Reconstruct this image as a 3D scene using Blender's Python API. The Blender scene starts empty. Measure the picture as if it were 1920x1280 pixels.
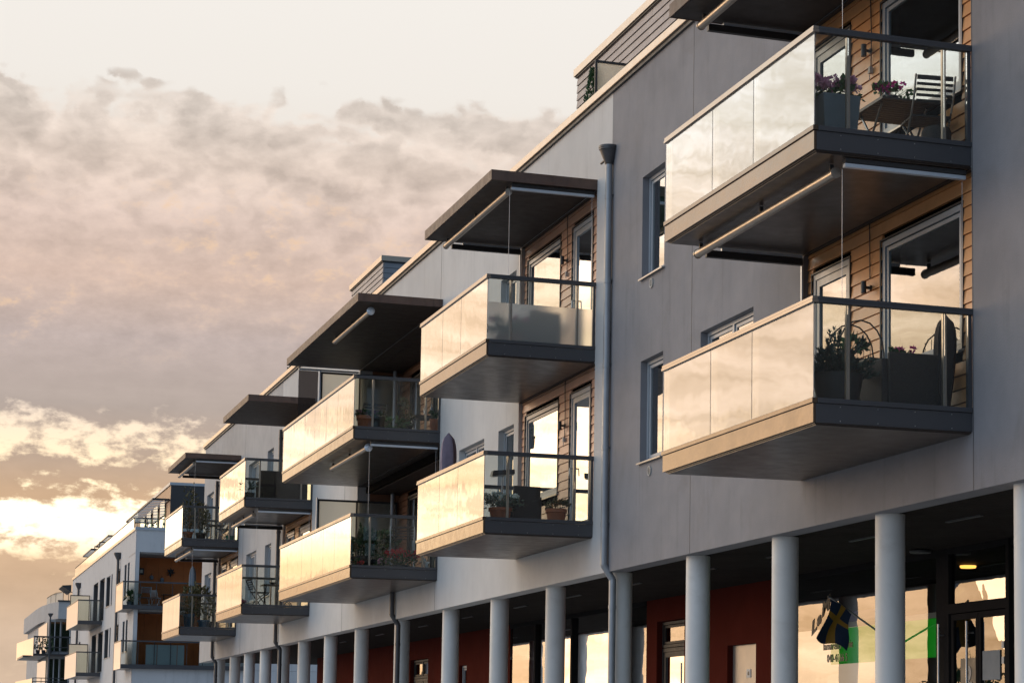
import bpy, bmesh, math, random
from mathutils import Matrix, Vector
R_ = math.radians
SC = bpy.context.scene
COL = SC.collection
random.seed(7)

# ------------------------------------------------------------------ camera
cam_d = bpy.data.cameras.new("camera")
cam = bpy.data.objects.new("camera", cam_d)
COL.objects.link(cam)
cam_d.sensor_width = 36.0
cam_d.lens = 77.53
cam_d.shift_x = -0.1784
cam_d.shift_y = 0.1666
cam_d.clip_start = 0.1
cam_d.clip_end = 5000
rot = Matrix(((0.93877352, -0.04352654, -0.34177438),
              (-0.34442634, -0.093663, -0.9341294),
              (0.00864781, 0.99465204, -0.10292003)))
cam.matrix_world = Matrix.Translation((0, 0, 1.6)) @ rot.to_4x4()
SC.camera = cam
SC.view_settings.view_transform = 'Standard'
SC.view_settings.look = 'None'
SC.view_settings.exposure = 0.0
SC.view_settings.gamma = 1.0
SC.cycles.max_bounces = 7
SC.cycles.transparent_max_bounces = 24
SC.cycles.caustics_reflective = False
SC.cycles.caustics_refractive = False

# ------------------------------------------------------------------ sky
SUN_AZ, SUN_EL = -36.0, 7.0
world = bpy.data.worlds.new("World")
SC.world = world
world.use_nodes = True
wt = world.node_tree
for n in list(wt.nodes):
    wt.nodes.remove(n)


class NT:
    def __init__(self, tree):
        self.t = tree

    def node(self, typ, **kw):
        n = self.t.nodes.new(typ)
        for k, v in kw.items():
            setattr(n, k, v)
        return n

    def lk(self, a, b):
        self.t.links.new(a, b)

    def put(self, sock, v):
        if isinstance(v, (int, float)):
            sock.default_value = v
        elif isinstance(v, (tuple, list)):
            sock.default_value = tuple(v) if len(v) == len(sock.default_value) else (*v, 1.0)
        else:
            self.lk(v, sock)

    def m(self, op, a, b=0.0, c=0.0, clamp=False):
        n = self.node('ShaderNodeMath', operation=op, use_clamp=clamp)
        self.put(n.inputs[0], a)
        self.put(n.inputs[1], b)
        if len(n.inputs) > 2:
            self.put(n.inputs[2], c)
        return n.outputs[0]

    def ss(self, v, a, b, o0=0.0, o1=1.0, typ='SMOOTHSTEP'):
        n = self.node('ShaderNodeMapRange', interpolation_type=typ)
        self.put(n.inputs['Value'], v)
        n.inputs['From Min'].default_value = a
        n.inputs['From Max'].default_value = b
        n.inputs['To Min'].default_value = o0
        n.inputs['To Max'].default_value = o1
        return n.outputs[0]

    def mix(self, f, a, b, mode='MIX'):
        n = self.node('ShaderNodeMixRGB', blend_type=mode)
        self.put(n.inputs[0], f)
        self.put(n.inputs[1], a)
        self.put(n.inputs[2], b)
        return n.outputs[0]

    def ramp(self, v, stops):
        n = self.node('ShaderNodeValToRGB')
        self.put(n.inputs[0], v)
        e = n.color_ramp.elements
        while len(e) > 1:
            e.remove(e[-1])
        for i, (p, c) in enumerate(stops):
            if isinstance(c, (int, float)):
                c = (c, c, c)
            el = e[0] if i == 0 else e.new(p)
            el.position = p
            el.color = (*c, 1.0)
        return n.outputs[0]

    def noise(self, vec, scale, detail=4.0, rough=0.5, dist=0.0, dim='3D'):
        n = self.node('ShaderNodeTexNoise', noise_dimensions=dim)
        if vec is not None:
            self.put(n.inputs['Vector'], vec)
        n.inputs['Scale'].default_value = scale
        n.inputs['Detail'].default_value = detail
        n.inputs['Roughness'].default_value = rough
        n.inputs['Distortion'].default_value = dist
        return n.outputs[0]

    def xyz(self, x, y, z=0.0):
        n = self.node('ShaderNodeCombineXYZ')
        self.put(n.inputs[0], x)
        self.put(n.inputs[1], y)
        self.put(n.inputs[2], z)
        return n.outputs[0]


W = NT(wt)
tc = W.node('ShaderNodeTexCoord')
sep = W.node('ShaderNodeSeparateXYZ')
W.lk(tc.outputs['Generated'], sep.inputs[0])
sx, sy, sz = sep.outputs
az = W.m('MULTIPLY', W.m('ARCTAN2', sx, sy), 57.2958)
el = W.m('MULTIPLY', W.m('ARCSINE', W.m('MINIMUM', W.m('MAXIMUM', sz, -0.999), 0.999)), 57.2958)
big = W.noise(W.xyz(W.m('MULTIPLY', az, 0.55), el, 3.7), 0.30, 9, 0.55, 0.2)
warpn = W.noise(W.xyz(W.m('MULTIPLY', az, 0.8), el, 1.1), 0.9, 5, 0.6, 0.0)
wv = W.m('MULTIPLY', W.m('SUBTRACT', warpn, 0.5), 1.0)
pv = W.xyz(W.m('ADD', W.m('MULTIPLY', az, 0.62), wv), W.m('ADD', W.m('MULTIPLY', el, 1.0), W.m('MULTIPLY', wv, .6)), 4.4)
pn1 = W.noise(pv, 0.62, 1.0, 0.4, 0.0)
pn2 = W.noise(pv, 1.55, 1.5, 0.45, 0.0)
bw1 = W.ss(W.m('ABSOLUTE', W.m('SUBTRACT', pn1, 0.5)), 0.0, 0.20)
bw2 = W.ss(W.m('ABSOLUTE', W.m('SUBTRACT', pn2, 0.5)), 0.0, 0.20)
puff = W.m('ADD', W.m('MULTIPLY', bw1, 0.58), W.m('MULTIPLY', bw2, 0.42))
fine = W.noise(W.xyz(W.m('MULTIPLY', az, 0.8), W.m('MULTIPLY', el, 1.35), 9.1), 1.9, 9, 0.62, 0.0)
streak = W.noise(W.xyz(W.m('MULTIPLY', az, 0.22), el, 21.0), 1.0, 8, 0.6, 0.5)
e01 = W.m('DIVIDE', el, 40.0, clamp=True)


def E(x):
    return x / 40.0


# the photo's bank of cloud, its gaps and the pale strip above it, by elevation
bias = W.ramp(e01, [(0, .62), (E(3.5), .78), (E(4.1), .62), (E(4.6), .38), (E(5.4), .35), (E(5.9), .56),
                    (E(6.5), .68), (E(7.0), .50), (E(7.5), .51), (E(7.9), .62), (E(8.4), .70), (E(10), .90), (E(13.0), .90), (E(14.2), .86),
                    (E(15.2), .80), (E(15.9), .68), (E(16.4), .44), (E(16.9), .10), (E(22), .05), (E(30), .25), (1, .3)])
# the top edge of the bank drops slowly to the right
elt = W.m('ADD', el, W.m('MULTIPLY', W.ss(az, 2, 14, typ='LINEAR'), 1.0))
bias2 = W.ramp(W.m('DIVIDE', elt, 40.0, clamp=True), [(0, 1), (E(15), 1), (E(16.4), .92), (E(17.2), .72), (E(18), .5), (1, .5)])
lowp = W.m('MULTIPLY', W.ss(el, 10.5, 8.5), 0.5)
puffm = W.m('ADD', W.m('MULTIPLY', puff, W.m('SUBTRACT', 1.0, W.m('MULTIPLY', lowp, 1.7))), W.m('MULTIPLY', W.m('MULTIPLY', W.m('ADD', W.m('MULTIPLY', W.ss(streak, 0.3, 0.7), 0.55), W.m('MULTIPLY', W.ss(fine, 0.3, 0.7), 0.45)), lowp), 1.7))
nn = W.m('ADD', W.m('ADD', W.m('MULTIPLY', big, 0.32), W.m('MULTIPLY', puffm, 0.46)), W.m('MULTIPLY', fine, 0.22))
nsum = W.m('ADD', nn, W.m('SUBTRACT', W.m('MULTIPLY', bias, bias2), 0.5))
azd = W.ss(az, 6.5, 10.5)
nsum = W.m('ADD', nsum, W.m('MULTIPLY', W.m('MULTIPLY', azd, 0.22), W.ss(el, 8.6, 7.6)))
nsum = W.m('SUBTRACT', nsum, W.m('MULTIPLY', W.ss(az, -2, -8), 0.10))
mask = W.ss(nsum, 0.40, 0.62)
clear = W.ramp(e01, [(0, (.80, .60, .42)), (E(3), (.86, .66, .46)), (E(4.3), (1.10, .80, .48)), (E(5.2), (1.9, 1.62, 1.2)), (E(6.2), (1.7, 1.4, .92)),
                     (E(7), (1.25, .98, .66)), (E(8.2), (1.0, .82, .66)), (E(11), (.80, .70, .60)), (E(14), (.84, .77, .69)),
                     (E(16.5), (.89, .84, .78)), (E(20), (.92, .88, .83)), (E(28), (.80, .82, .84)), (1, (.62, .70, .80))])
cloud = W.ramp(e01, [(0, (.66, .49, .36)), (E(2.5), (.68, .50, .36)), (E(4), (.66, .45, .29)), (E(6), (.64, .43, .27)),
                     (E(7), (.52, .39, .30)), (E(8.3), (.47, .39, .345)), (E(10), (.55, .45, .415)), (E(11.5), (.68, .51, .425)),
                     (E(13), (.70, .55, .475)), (E(14.5), (.70, .58, .50)), (E(15.8), (.75, .655, .58)), (E(20), (.78, .73, .68)), (1, (.6, .64, .70))])
# thick hearts of the puffs are grey, their thin seams glow; low down the bank is smooth
pc = W.m('MULTIPLY', W.m('SUBTRACT', 0.55, puff), W.ss(el, 11.0, 14.2, 0.06, 0.38))
fc = W.m('MULTIPLY', W.m('SUBTRACT', fine, 0.5), W.ss(el, 8.6, 10.6, 0.12, 0.50))
sc_ = W.m('MULTIPLY', W.m('SUBTRACT', streak, 0.5), 0.28)
bright = W.m('ADD', W.m('ADD', W.m('ADD', pc, fc), sc_), 1.0)
ccol = W.mix(1.0, cloud, W.xyz(bright, bright, bright), 'MULTIPLY')
hot = W.m('MULTIPLY', W.m('MULTIPLY', W.ss(fine, 0.50, 0.72), W.ss(big, 0.44, 0.62)), W.m('MULTIPLY', W.ss(el, 9.0, 10.5, 0, 0.75), W.ss(el, 14.5, 13.0)))
warmv = W.mix(hot, ccol, (.86, .60, .40))
front = W.mix(mask, clear, warmv)
# brighter towards the sun, which stands out of frame to the left behind thin cloud
g_az = W.m('MULTIPLY', W.ss(az, 2.2, -24.0, typ='LINEAR'), W.ss(az, -100, -42))
g_el = W.ss(el, 40.0, 12.0, 0.10, 1.0)
g = W.m('ADD', W.m('MULTIPLY', W.m('MULTIPLY', g_az, g_el), 1.9), 1.0)
gc = W.mix(W.ss(el, 17, 9), (1.0, 0.985, 0.95), (1.0, 0.90, 0.77))
gl = W.mix(W.ss(g, 1.0, 2.2), (1, 1, 1), gc)
veil = W.mix(W.ss(az, -4, -14), front, W.mix(0.58, front, W.mix(W.ss(el, 8, 3.5), W.mix(W.ss(el, 17, 10), (.92, .89, .82), (1.08, .84, .60)), (1.05, .70, .40))))
sb = W.m('ADD', W.m('MULTIPLY', W.m('MULTIPLY', W.m('SUBTRACT', W.ss(streak, 0.28, 0.72), 0.5), W.ss(az, -4, -12)), 0.55), 1.0)
veil = W.mix(1.0, veil, W.xyz(sb, W.m('POWER', sb, 1.15), W.m('POWER', sb, 1.5)), 'MULTIPLY')
front = W.mix(1.0, veil, W.mix(1.0, gl, W.xyz(g, g, g), 'MULTIPLY'), 'MULTIPLY')
# physical sky for the half of the dome behind the camera
nish = W.node('ShaderNodeTexSky', sky_type='NISHITA')
nish.sun_disc = False
nish.sun_elevation = R_(SUN_EL)
nish.sun_rotation = R_(SUN_AZ)
nish.air_density = 1.0
nish.dust_density = 1.5
nish.ozone_density = 2.0
rearc = W.mix(1.0, nish.outputs[0], (.10, .10, .10), 'MULTIPLY')
rearc = W.mix(0.6, rearc, (.29, .42, .63))
# open pale sky square on to the facade
ca90 = W.m('COSINE', W.m('MULTIPLY', W.m('ADD', az, 98.0), 0.0174533))
side = W.m('MULTIPLY', W.ss(ca90, 0.25, 0.95), W.ss(el, 75, 30, .5, 1.0))
rearc = W.mix(side, rearc, (.86, 1.08, 1.38))
ca = W.m('COSINE', W.m('MULTIPLY', W.m('SUBTRACT', az, -20.0), 0.0174533))
rear = W.m('MAXIMUM', W.ss(ca, 0.62, 0.0), W.ss(el, 30, 75, 0, 0.8))
skyc = W.mix(rear, front, rearc)
bg = W.node('ShaderNodeBackground')
W.lk(skyc, bg.inputs[0])
bg.inputs[1].default_value = 1.0
wo = W.node('ShaderNodeOutputWorld')
W.lk(bg.outputs[0], wo.inputs[0])
world.cycles.sampling_method = 'MANUAL'
world.cycles.sample_map_resolution = 1024

sun_d = bpy.data.lights.new("sun", 'SUN')
sun_d.energy = 0.4
sun_d.angle = R_(18)
sun_d.color = (1.0, 0.72, 0.45)
sun = bpy.data.objects.new("sun", sun_d)
COL.objects.link(sun)
sd = Vector((math.sin(R_(SUN_AZ)) * math.cos(R_(SUN_EL)), math.cos(R_(SUN_AZ)) * math.cos(R_(SUN_EL)), math.sin(R_(SUN_EL))))
sun.rotation_euler = sd.to_track_quat('Z', 'Y').to_euler()
sun.location = (-30, 60, 30)

# ------------------------------------------------------------------ materials
MATS = {}


def pbr(name, col, rough=0.6, metal=0.0, var=0.12, vs=2.0, bump=0.0, bs=40.0, streak=0.0, ior=1.5, coords='Object',
        stain=None, trans=0.0):
    mt = bpy.data.materials.new(name)
    mt.use_nodes = True
    t = NT(mt.node_tree)
    b = mt.node_tree.nodes['Principled BSDF']
    tcn = t.node('ShaderNodeTexCoord')
    v = tcn.outputs[coords]
    n1 = t.noise(v, vs, 6, 0.6)
    f = t.ss(n1, 0.3, 0.7, 1 - var, 1 + var, 'LINEAR')
    if streak:
        mp = t.node('ShaderNodeMapping')
        mp.inputs['Scale'].default_value = (5.0, 5.0, 0.30)
        t.lk(v, mp.inputs[0])
        n2 = t.noise(mp.outputs[0], 1.3, 6, 0.6)
        n4 = t.noise(v, 0.45, 3, 0.6, 1.5)
        n5 = t.noise(v, 9.0, 4, 0.6)
        sv = t.m('MULTIPLY', t.ss(t.m('ADD', n2, t.m('MULTIPLY', t.m('SUBTRACT', n5, .5), .25)), 0.48, 0.72), t.ss(n4, .40, .62))
        f = t.m('MULTIPLY', f, t.m('SUBTRACT', 1.0, t.m('MULTIPLY', sv, streak * 3.2)))
    c = t.mix(1.0, (*col, 1), t.xyz(f, f, f), 'MULTIPLY')
    if stain:
        n3 = t.noise(v, stain[1], 8, 0.65, 1.0)
        c = t.mix(t.m('MULTIPLY', t.ss(n3, 0.5, 0.72), stain[2]), c, stain[0])
    t.lk(c, b.inputs['Base Color'])
    b.inputs['Metallic'].default_value = metal
    b.inputs['IOR'].default_value = ior
    rr = t.ss(t.noise(v, vs * 3, 4, 0.6), 0.3, 0.7, max(rough - 0.06, 0.02), min(rough + 0.06, 1), 'LINEAR')
    t.lk(rr, b.inputs['Roughness'])
    if trans:
        b.inputs['Transmission Weight'].default_value = trans
    if bump:
        bn = t.node('ShaderNodeBump')
        bn.inputs['Strength'].default_value = bump
        bn.inputs['Distance'].default_value = 0.01
        t.lk(t.noise(v, bs, 6, 0.6), bn.inputs['Height'])
        t.lk(bn.outputs[0], b.inputs['Normal'])
    MATS[name] = mt
    return mt


def glass(name, tint, ior=1.5, mult=1.7, rough=0.0, wave=0.0, base=None, basef=0.0, add=0.0):
    """thin pane: fresnel mirror over a see-through tint (optionally part milky)"""
    mt = bpy.data.materials.new(name)
    mt.use_nodes = True
    t = NT(mt.node_tree)
    for n in list(mt.node_tree.nodes):
        mt.node_tree.nodes.remove(n)
    out = t.node('ShaderNodeOutputMaterial')
    tr = t.node('ShaderNodeBsdfTransparent')
    tr.inputs[0].default_value = (*tint, 1)
    gl_ = t.node('ShaderNodeBsdfGlossy')
    gl_.inputs['Roughness'].default_value = rough
    gl_.inputs[0].default_value = (1, 1, 1, 1)
    fr = t.node('ShaderNodeFresnel')
    fr.inputs[0].default_value = ior
    if wave:
        bn = t.node('ShaderNodeBump')
        bn.inputs['Strength'].default_value = wave
        bn.inputs['Distance'].default_value = 0.02
        tcn = t.node('ShaderNodeTexCoord')
        t.lk(t.noise(tcn.outputs['Object'], 1.6, 2, 0.5), bn.inputs['Height'])
        t.lk(bn.outputs[0], gl_.inputs['Normal'])
    geo = t.node('ShaderNodeNewGeometry')
    f = t.m('ADD', t.m('MULTIPLY', fr.outputs[0], mult), add, clamp=True)
    under = tr.outputs[0]
    if base:
        df = t.node('ShaderNodeBsdfDiffuse')
        df.inputs[0].default_value = (*base, 1)
        tl = t.node('ShaderNodeBsdfTranslucent')
        tl.inputs[0].default_value = (*base, 1)
        dm = t.node('ShaderNodeMixShader')
        dm.inputs[0].default_value = 0.35
        t.lk(df.outputs[0], dm.inputs[1])
        t.lk(tl.outputs[0], dm.inputs[2])
        um = t.node('ShaderNodeMixShader')
        um.inputs[0].default_value = basef
        t.lk(tr.outputs[0], um.inputs[1])
        t.lk(dm.outputs[0], um.inputs[2])
        under = um.outputs[0]
    mx = t.node('ShaderNodeMixShader')
    t.lk(t.m('MULTIPLY', f, t.m('SUBTRACT', 1.0, geo.outputs['Backfacing'])) if False else f, mx.inputs[0])
    t.lk(under, mx.inputs[1])
    t.lk(gl_.outputs[0], mx.inputs[2])
    t.lk(mx.outputs[0], out.inputs[0])
    MATS[name] = mt
    return mt


def leafmat(name, c1, c2, rough=0.6):
    mt = bpy.data.materials.new(name)
    mt.use_nodes = True
    t = NT(mt.node_tree)
    b = mt.node_tree.nodes['Principled BSDF']
    b.inputs['Subsurface Weight'].default_value = 0.0
    tcn = t.node('ShaderNodeTexCoord')
    n = t.noise(tcn.outputs['Object'], 14.0, 3, 0.6)
    t.lk(t.mix(t.ss(n, 0.35, 0.65), (*c1, 1), (*c2, 1)), b.inputs['Base Color'])
    b.inputs['Roughness'].default_value = rough
    MATS[name] = mt
    return mt


def emis(name, col, s):
    mt = bpy.data.materials.new(name)
    mt.use_nodes = True
    b = mt.node_tree.nodes['Principled BSDF']
    b.inputs['Base Color'].default_value = (*col, 1)
    b.inputs['Emission Color'].default_value = (*col, 1)
    b.inputs['Emission Strength'].default_value = s
    MATS[name] = mt
    return mt


pbr('plaster_light', (.55, .535, .515), .85, var=.07, vs=.9, bump=.3, bs=45, streak=.035, stain=((.47, .44, .42), .7, .35))
pbr('plaster_dark', (.222, .216, .226), .85, var=.11, vs=.9, bump=.3, bs=45, streak=.045, stain=((.17, .155, .15), .6, .45))
pbr('plaster_mid', (.40, .385, .375), .85, var=.09, vs=.9, bump=.3, bs=45, streak=.06, stain=((.29, .27, .26), .7, .4))
pbr('plaster_white', (.50, .49, .485), .85, var=.05, vs=1.0, bump=.2, bs=60, streak=.05)
pbr('pillar_paint', (.60, .595, .575), .55, var=.06, vs=1.5, bump=.08, bs=60, stain=((.46, .44, .41), 1.6, .4))
pbr('coping_metal', (.40, .325, .255), .33, metal=.55, var=.05, vs=3)
pbr('joint_shade_dark', (.05, .05, .05), .6)  # dark for joints, roof and the painted shadow line under copings
pbr('charcoal', (.050, .050, .054), .34, var=.03, vs=.7, ior=1.55)
pbr('fascia_lit', (.105, .080, .060), .20, metal=.8, var=.14, vs=1.6, ior=1.5, bump=.5, bs=3.2)  # same sheet as charcoal, lightened for the sky it mirrors
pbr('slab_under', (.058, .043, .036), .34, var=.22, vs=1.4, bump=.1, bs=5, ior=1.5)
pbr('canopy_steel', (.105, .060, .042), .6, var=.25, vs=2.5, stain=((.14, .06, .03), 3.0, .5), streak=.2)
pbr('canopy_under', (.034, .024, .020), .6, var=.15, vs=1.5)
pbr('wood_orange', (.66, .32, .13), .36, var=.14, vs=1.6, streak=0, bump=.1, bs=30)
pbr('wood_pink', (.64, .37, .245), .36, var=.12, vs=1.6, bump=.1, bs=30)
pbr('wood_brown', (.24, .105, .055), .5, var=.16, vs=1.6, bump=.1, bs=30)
pbr('siding_grey', (.40, .335, .30), .6, var=.10, vs=1.3, bump=.1, bs=30)
pbr('siding_slate', (.22, .235, .255), .5, var=.10, vs=1.3, bump=.1, bs=30)
pbr('frame_grey', (.36, .39, .42), .38, var=.05, vs=3)
pbr('frame_dark', (.032, .030, .030), .55, var=.08, vs=3)
pbr('sill_metal', (.40, .37, .34), .35, metal=.4, var=.06)
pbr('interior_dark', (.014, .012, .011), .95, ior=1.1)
pbr('curtain_green', (.10, .22, .18), .8, var=.1, vs=5)
pbr('curtain_pale', (.55, .53, .48), .8, var=.08, vs=5)
pbr('pipe_zinc', (.29, .30, .315), .42, metal=.35, var=.10, vs=3)
pbr('pipe_dark', (.075, .072, .075), .4, metal=.3, var=.1, vs=4)
pbr('awning_alu', (.36, .31, .26), .36, metal=.75, var=.06, vs=4)
pbr('awning_alu_pale', (.55, .60, .66), .35, metal=.3, var=.05, vs=4)
pbr('wire', (.45, .42, .40), .35, metal=.8)
pbr('lamp_black', (.03, .03, .032), .4)
pbr('socket_grey', (.42, .40, .37), .6)
pbr('shop_frame', (.022, .020, .020), .9, ior=1.12)
pbr('rail_lit', (.26, .22, .185), .28, metal=.7, var=.05, vs=1.0)  # copy of the charcoal rail, highlights put into its colour
pbr('terracotta', (.52, .17, .08), .75, var=.14, vs=6, bump=.1)
pbr('planter_grey', (.19, .225, .26), .65, var=.1, vs=4)
pbr('pot_dark', (.035, .038, .042), .5, var=.1)
pbr('pot_blue', (.03, .10, .18), .35, var=.15, vs=6)
pbr('pot_green', (.01, .20, .12), .5)
pbr('soil', (.03, .02, .015), .95)
pbr('alu', (.45, .44, .43), .3, metal=.8)
pbr('table_dark', (.055, .045, .04), .45, var=.15, vs=8)
pbr('chair_dark', (.035, .033, .034), .4, var=.1)
pbr('wicker', (.045, .036, .034), .6, var=.3, vs=60, bump=.6, bs=140)
pbr('cover_grey', (.23, .185, .235), .85, var=.14, vs=5, bump=.3, bs=18)
pbr('cover_dark', (.032, .024, .022), .85, var=.15, vs=5, bump=.3, bs=18)
pbr('cover_blue', (.17, .21, .25), .8, var=.12, vs=5)
pbr('white_metal', (.62, .64, .66), .4)
pbr('bottle', (.25, .35, .5), .1, ior=1.45, trans=.7)
pbr('red_wall', (.095, .016, .010), .9, ior=1.12, var=.10, vs=1.5, bump=.1)
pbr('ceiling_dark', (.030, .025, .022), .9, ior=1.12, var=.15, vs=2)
pbr('fitting', (.055, .055, .055), .5)
emis('green_glow_board', (.0, .42, .01), .32)  # glow added so the banner shows in the dim shop
pbr('purple_board', (.16, .12, .30), .6)
pbr('white_board', (.62, .60, .58), .6)
pbr('shop_floor', (.12, .10, .08), .5)
pbr('letter_dark', (.03, .025, .02), .5)
pbr('letter_grey', (.30, .30, .30), .5)
pbr('flag_blue', (.005, .016, .045), .75, var=.1, vs=8)
pbr('flag_yellow', (.30, .15, .012), .75, var=.1, vs=8)
pbr('bark', (.09, .06, .045), .9)
pbr('petal_pink', (.85, .42, .58), .6, var=.2, vs=20)
pbr('petal_magenta', (.75, .05, .32), .6, var=.2, vs=20)
pbr('petal_red', (.62, .03, .04), .6, var=.25, vs=20)
pbr('petal_white', (.85, .88, .82), .6, var=.15, vs=20)
pbr('petal_mauve', (.28, .14, .22), .6, var=.2, vs=20)
pbr('petal_orange', (.45, .22, .06), .6, var=.2, vs=20)
pbr('orange_wall', (.52, .15, .035), .7, var=.12, vs=1.5)
pbr('fence_screen', (.05, .045, .05), .6)
pbr('bamboo_mat', (.50, .42, .32), .7, var=.15, vs=9)
pbr('asphalt', (.10, .10, .10), .85, var=.15, vs=3, bump=.4, bs=90)
pbr('paving', (.52, .51, .49), .8, var=.12, vs=.7, bump=.2, bs=20)
pbr('kerb', (.34, .33, .31), .8, var=.1)
pbr('pale_stone', (.36, .36, .35), .9, var=.1, vs=.3)  # pale stone ground, kept light to bounce onto the facade
pbr('paint_white', (.75, .75, .73), .6)
leafmat('leaf_dark', (.028, .065, .022), (.06, .125, .04))
leafmat('leaf_mid', (.05, .11, .03), (.10, .18, .05))
leafmat('leaf_olive', (.06, .065, .022), (.13, .11, .04))
leafmat('leaf_grey', (.10, .14, .10), (.22, .27, .20))
leafmat('leaf_juniper', (.02, .045, .035), (.045, .085, .065))
emis('lamp_glow', (1.0, .50, .10), 3.0)
emis('lamp_warm', (1.0, .62, .30), 6.0)

# balcony front: milky-coated glass, strong grazing mirror; sides: clear
glass('front_glass', (.86, .85, .80), 1.62, 1.75, 0.008, .09, (.62, .59, .54), .60)
glass('side_glass', (.90, .925, .91), 1.5, .62, 0.0)


def frosted(name, tint, milky, f_milky, rough):
    """sand-blasted pane: rough see-through plus a milky scatter"""
    mt = bpy.data.materials.new(name)
    mt.use_nodes = True
    t = NT(mt.node_tree)
    for n in list(mt.node_tree.nodes):
        mt.node_tree.nodes.remove(n)
    out = t.node('ShaderNodeOutputMaterial')
    rf = t.node('ShaderNodeBsdfRefraction')
    rf.inputs['Color'].default_value = (*tint, 1)
    rf.inputs['Roughness'].default_value = rough
    rf.inputs['IOR'].default_value = 1.25
    tl = t.node('ShaderNodeBsdfTranslucent')
    tl.inputs[0].default_value = (*milky, 1)
    df = t.node('ShaderNodeBsdfDiffuse')
    df.inputs[0].default_value = (*milky, 1)
    a_ = t.node('ShaderNodeMixShader')
    a_.inputs[0].default_value = .5
    t.lk(tl.outputs[0], a_.inputs[1])
    t.lk(df.outputs[0], a_.inputs[2])
    b_ = t.node('ShaderNodeMixShader')
    b_.inputs[0].default_value = f_milky
    t.lk(rf.outputs[0], b_.inputs[1])
    t.lk(a_.outputs[0], b_.inputs[2])
    t.lk(b_.outputs[0], out.inputs[0])
    MATS[name] = mt


frosted('frost_glass', (.95, .95, .90), (.78, .77, .70), .42, .45)
frosted('screen_glass', (.92, .90, .80), (.80, .77, .64), .50, .72)
glass('pale_screen', (.70, .80, .82), 1.5, 1.6, 0.1, 0, (.50, .62, .66), .80)
glass('shade_mesh', (.22, .20, .20), 1.3, 0.3, 0.4, 0, (.05, .045, .045), .55)
glass('window_glass', (.55, .66, .58), 1.55, 2.1, 0.0, .05, add=0.055)
glass('shop_glass', (.75, .76, .72), 1.52, 1.9, 0.0, .05, add=0.01)

# ------------------------------------------------------------------ mesh helpers
ORG = {}


def link(o):
    COL.objects.link(o)
    return o


def thing(name, label, cat, loc=(0, 0, 0), rz=0.0, group=None, world=False, kind=None, tilt=None):
    o = bpy.data.objects.new(name, None)
    o.empty_display_size = 0.3
    link(o)
    o.location = loc
    o.rotation_euler = (tilt[0] if tilt else 0, tilt[1] if tilt else 0, rz)
    o['label'] = label
    o['category'] = cat
    if group:
        o['group'] = group
    if kind:
        o['kind'] = kind
    ORG[o.name] = Vector(loc) if world else Vector((0, 0, 0))
    return o


def ring(r0, r1, h, n):
    vs, fs = [], []
    for r, z in ((r0, 0), (r0, h), (r1, h), (r1, 0)):
        for i in range(n):
            t = 2 * math.pi * i / n
            vs.append((r * math.cos(t), r * math.sin(t), z))
    for k in range(4):
        for i in range(n):
            fs.append((k * n + i, k * n + (i + 1) % n, ((k + 1) % 4) * n + (i + 1) % n, ((k + 1) % 4) * n + i))
    return vs, fs


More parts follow.
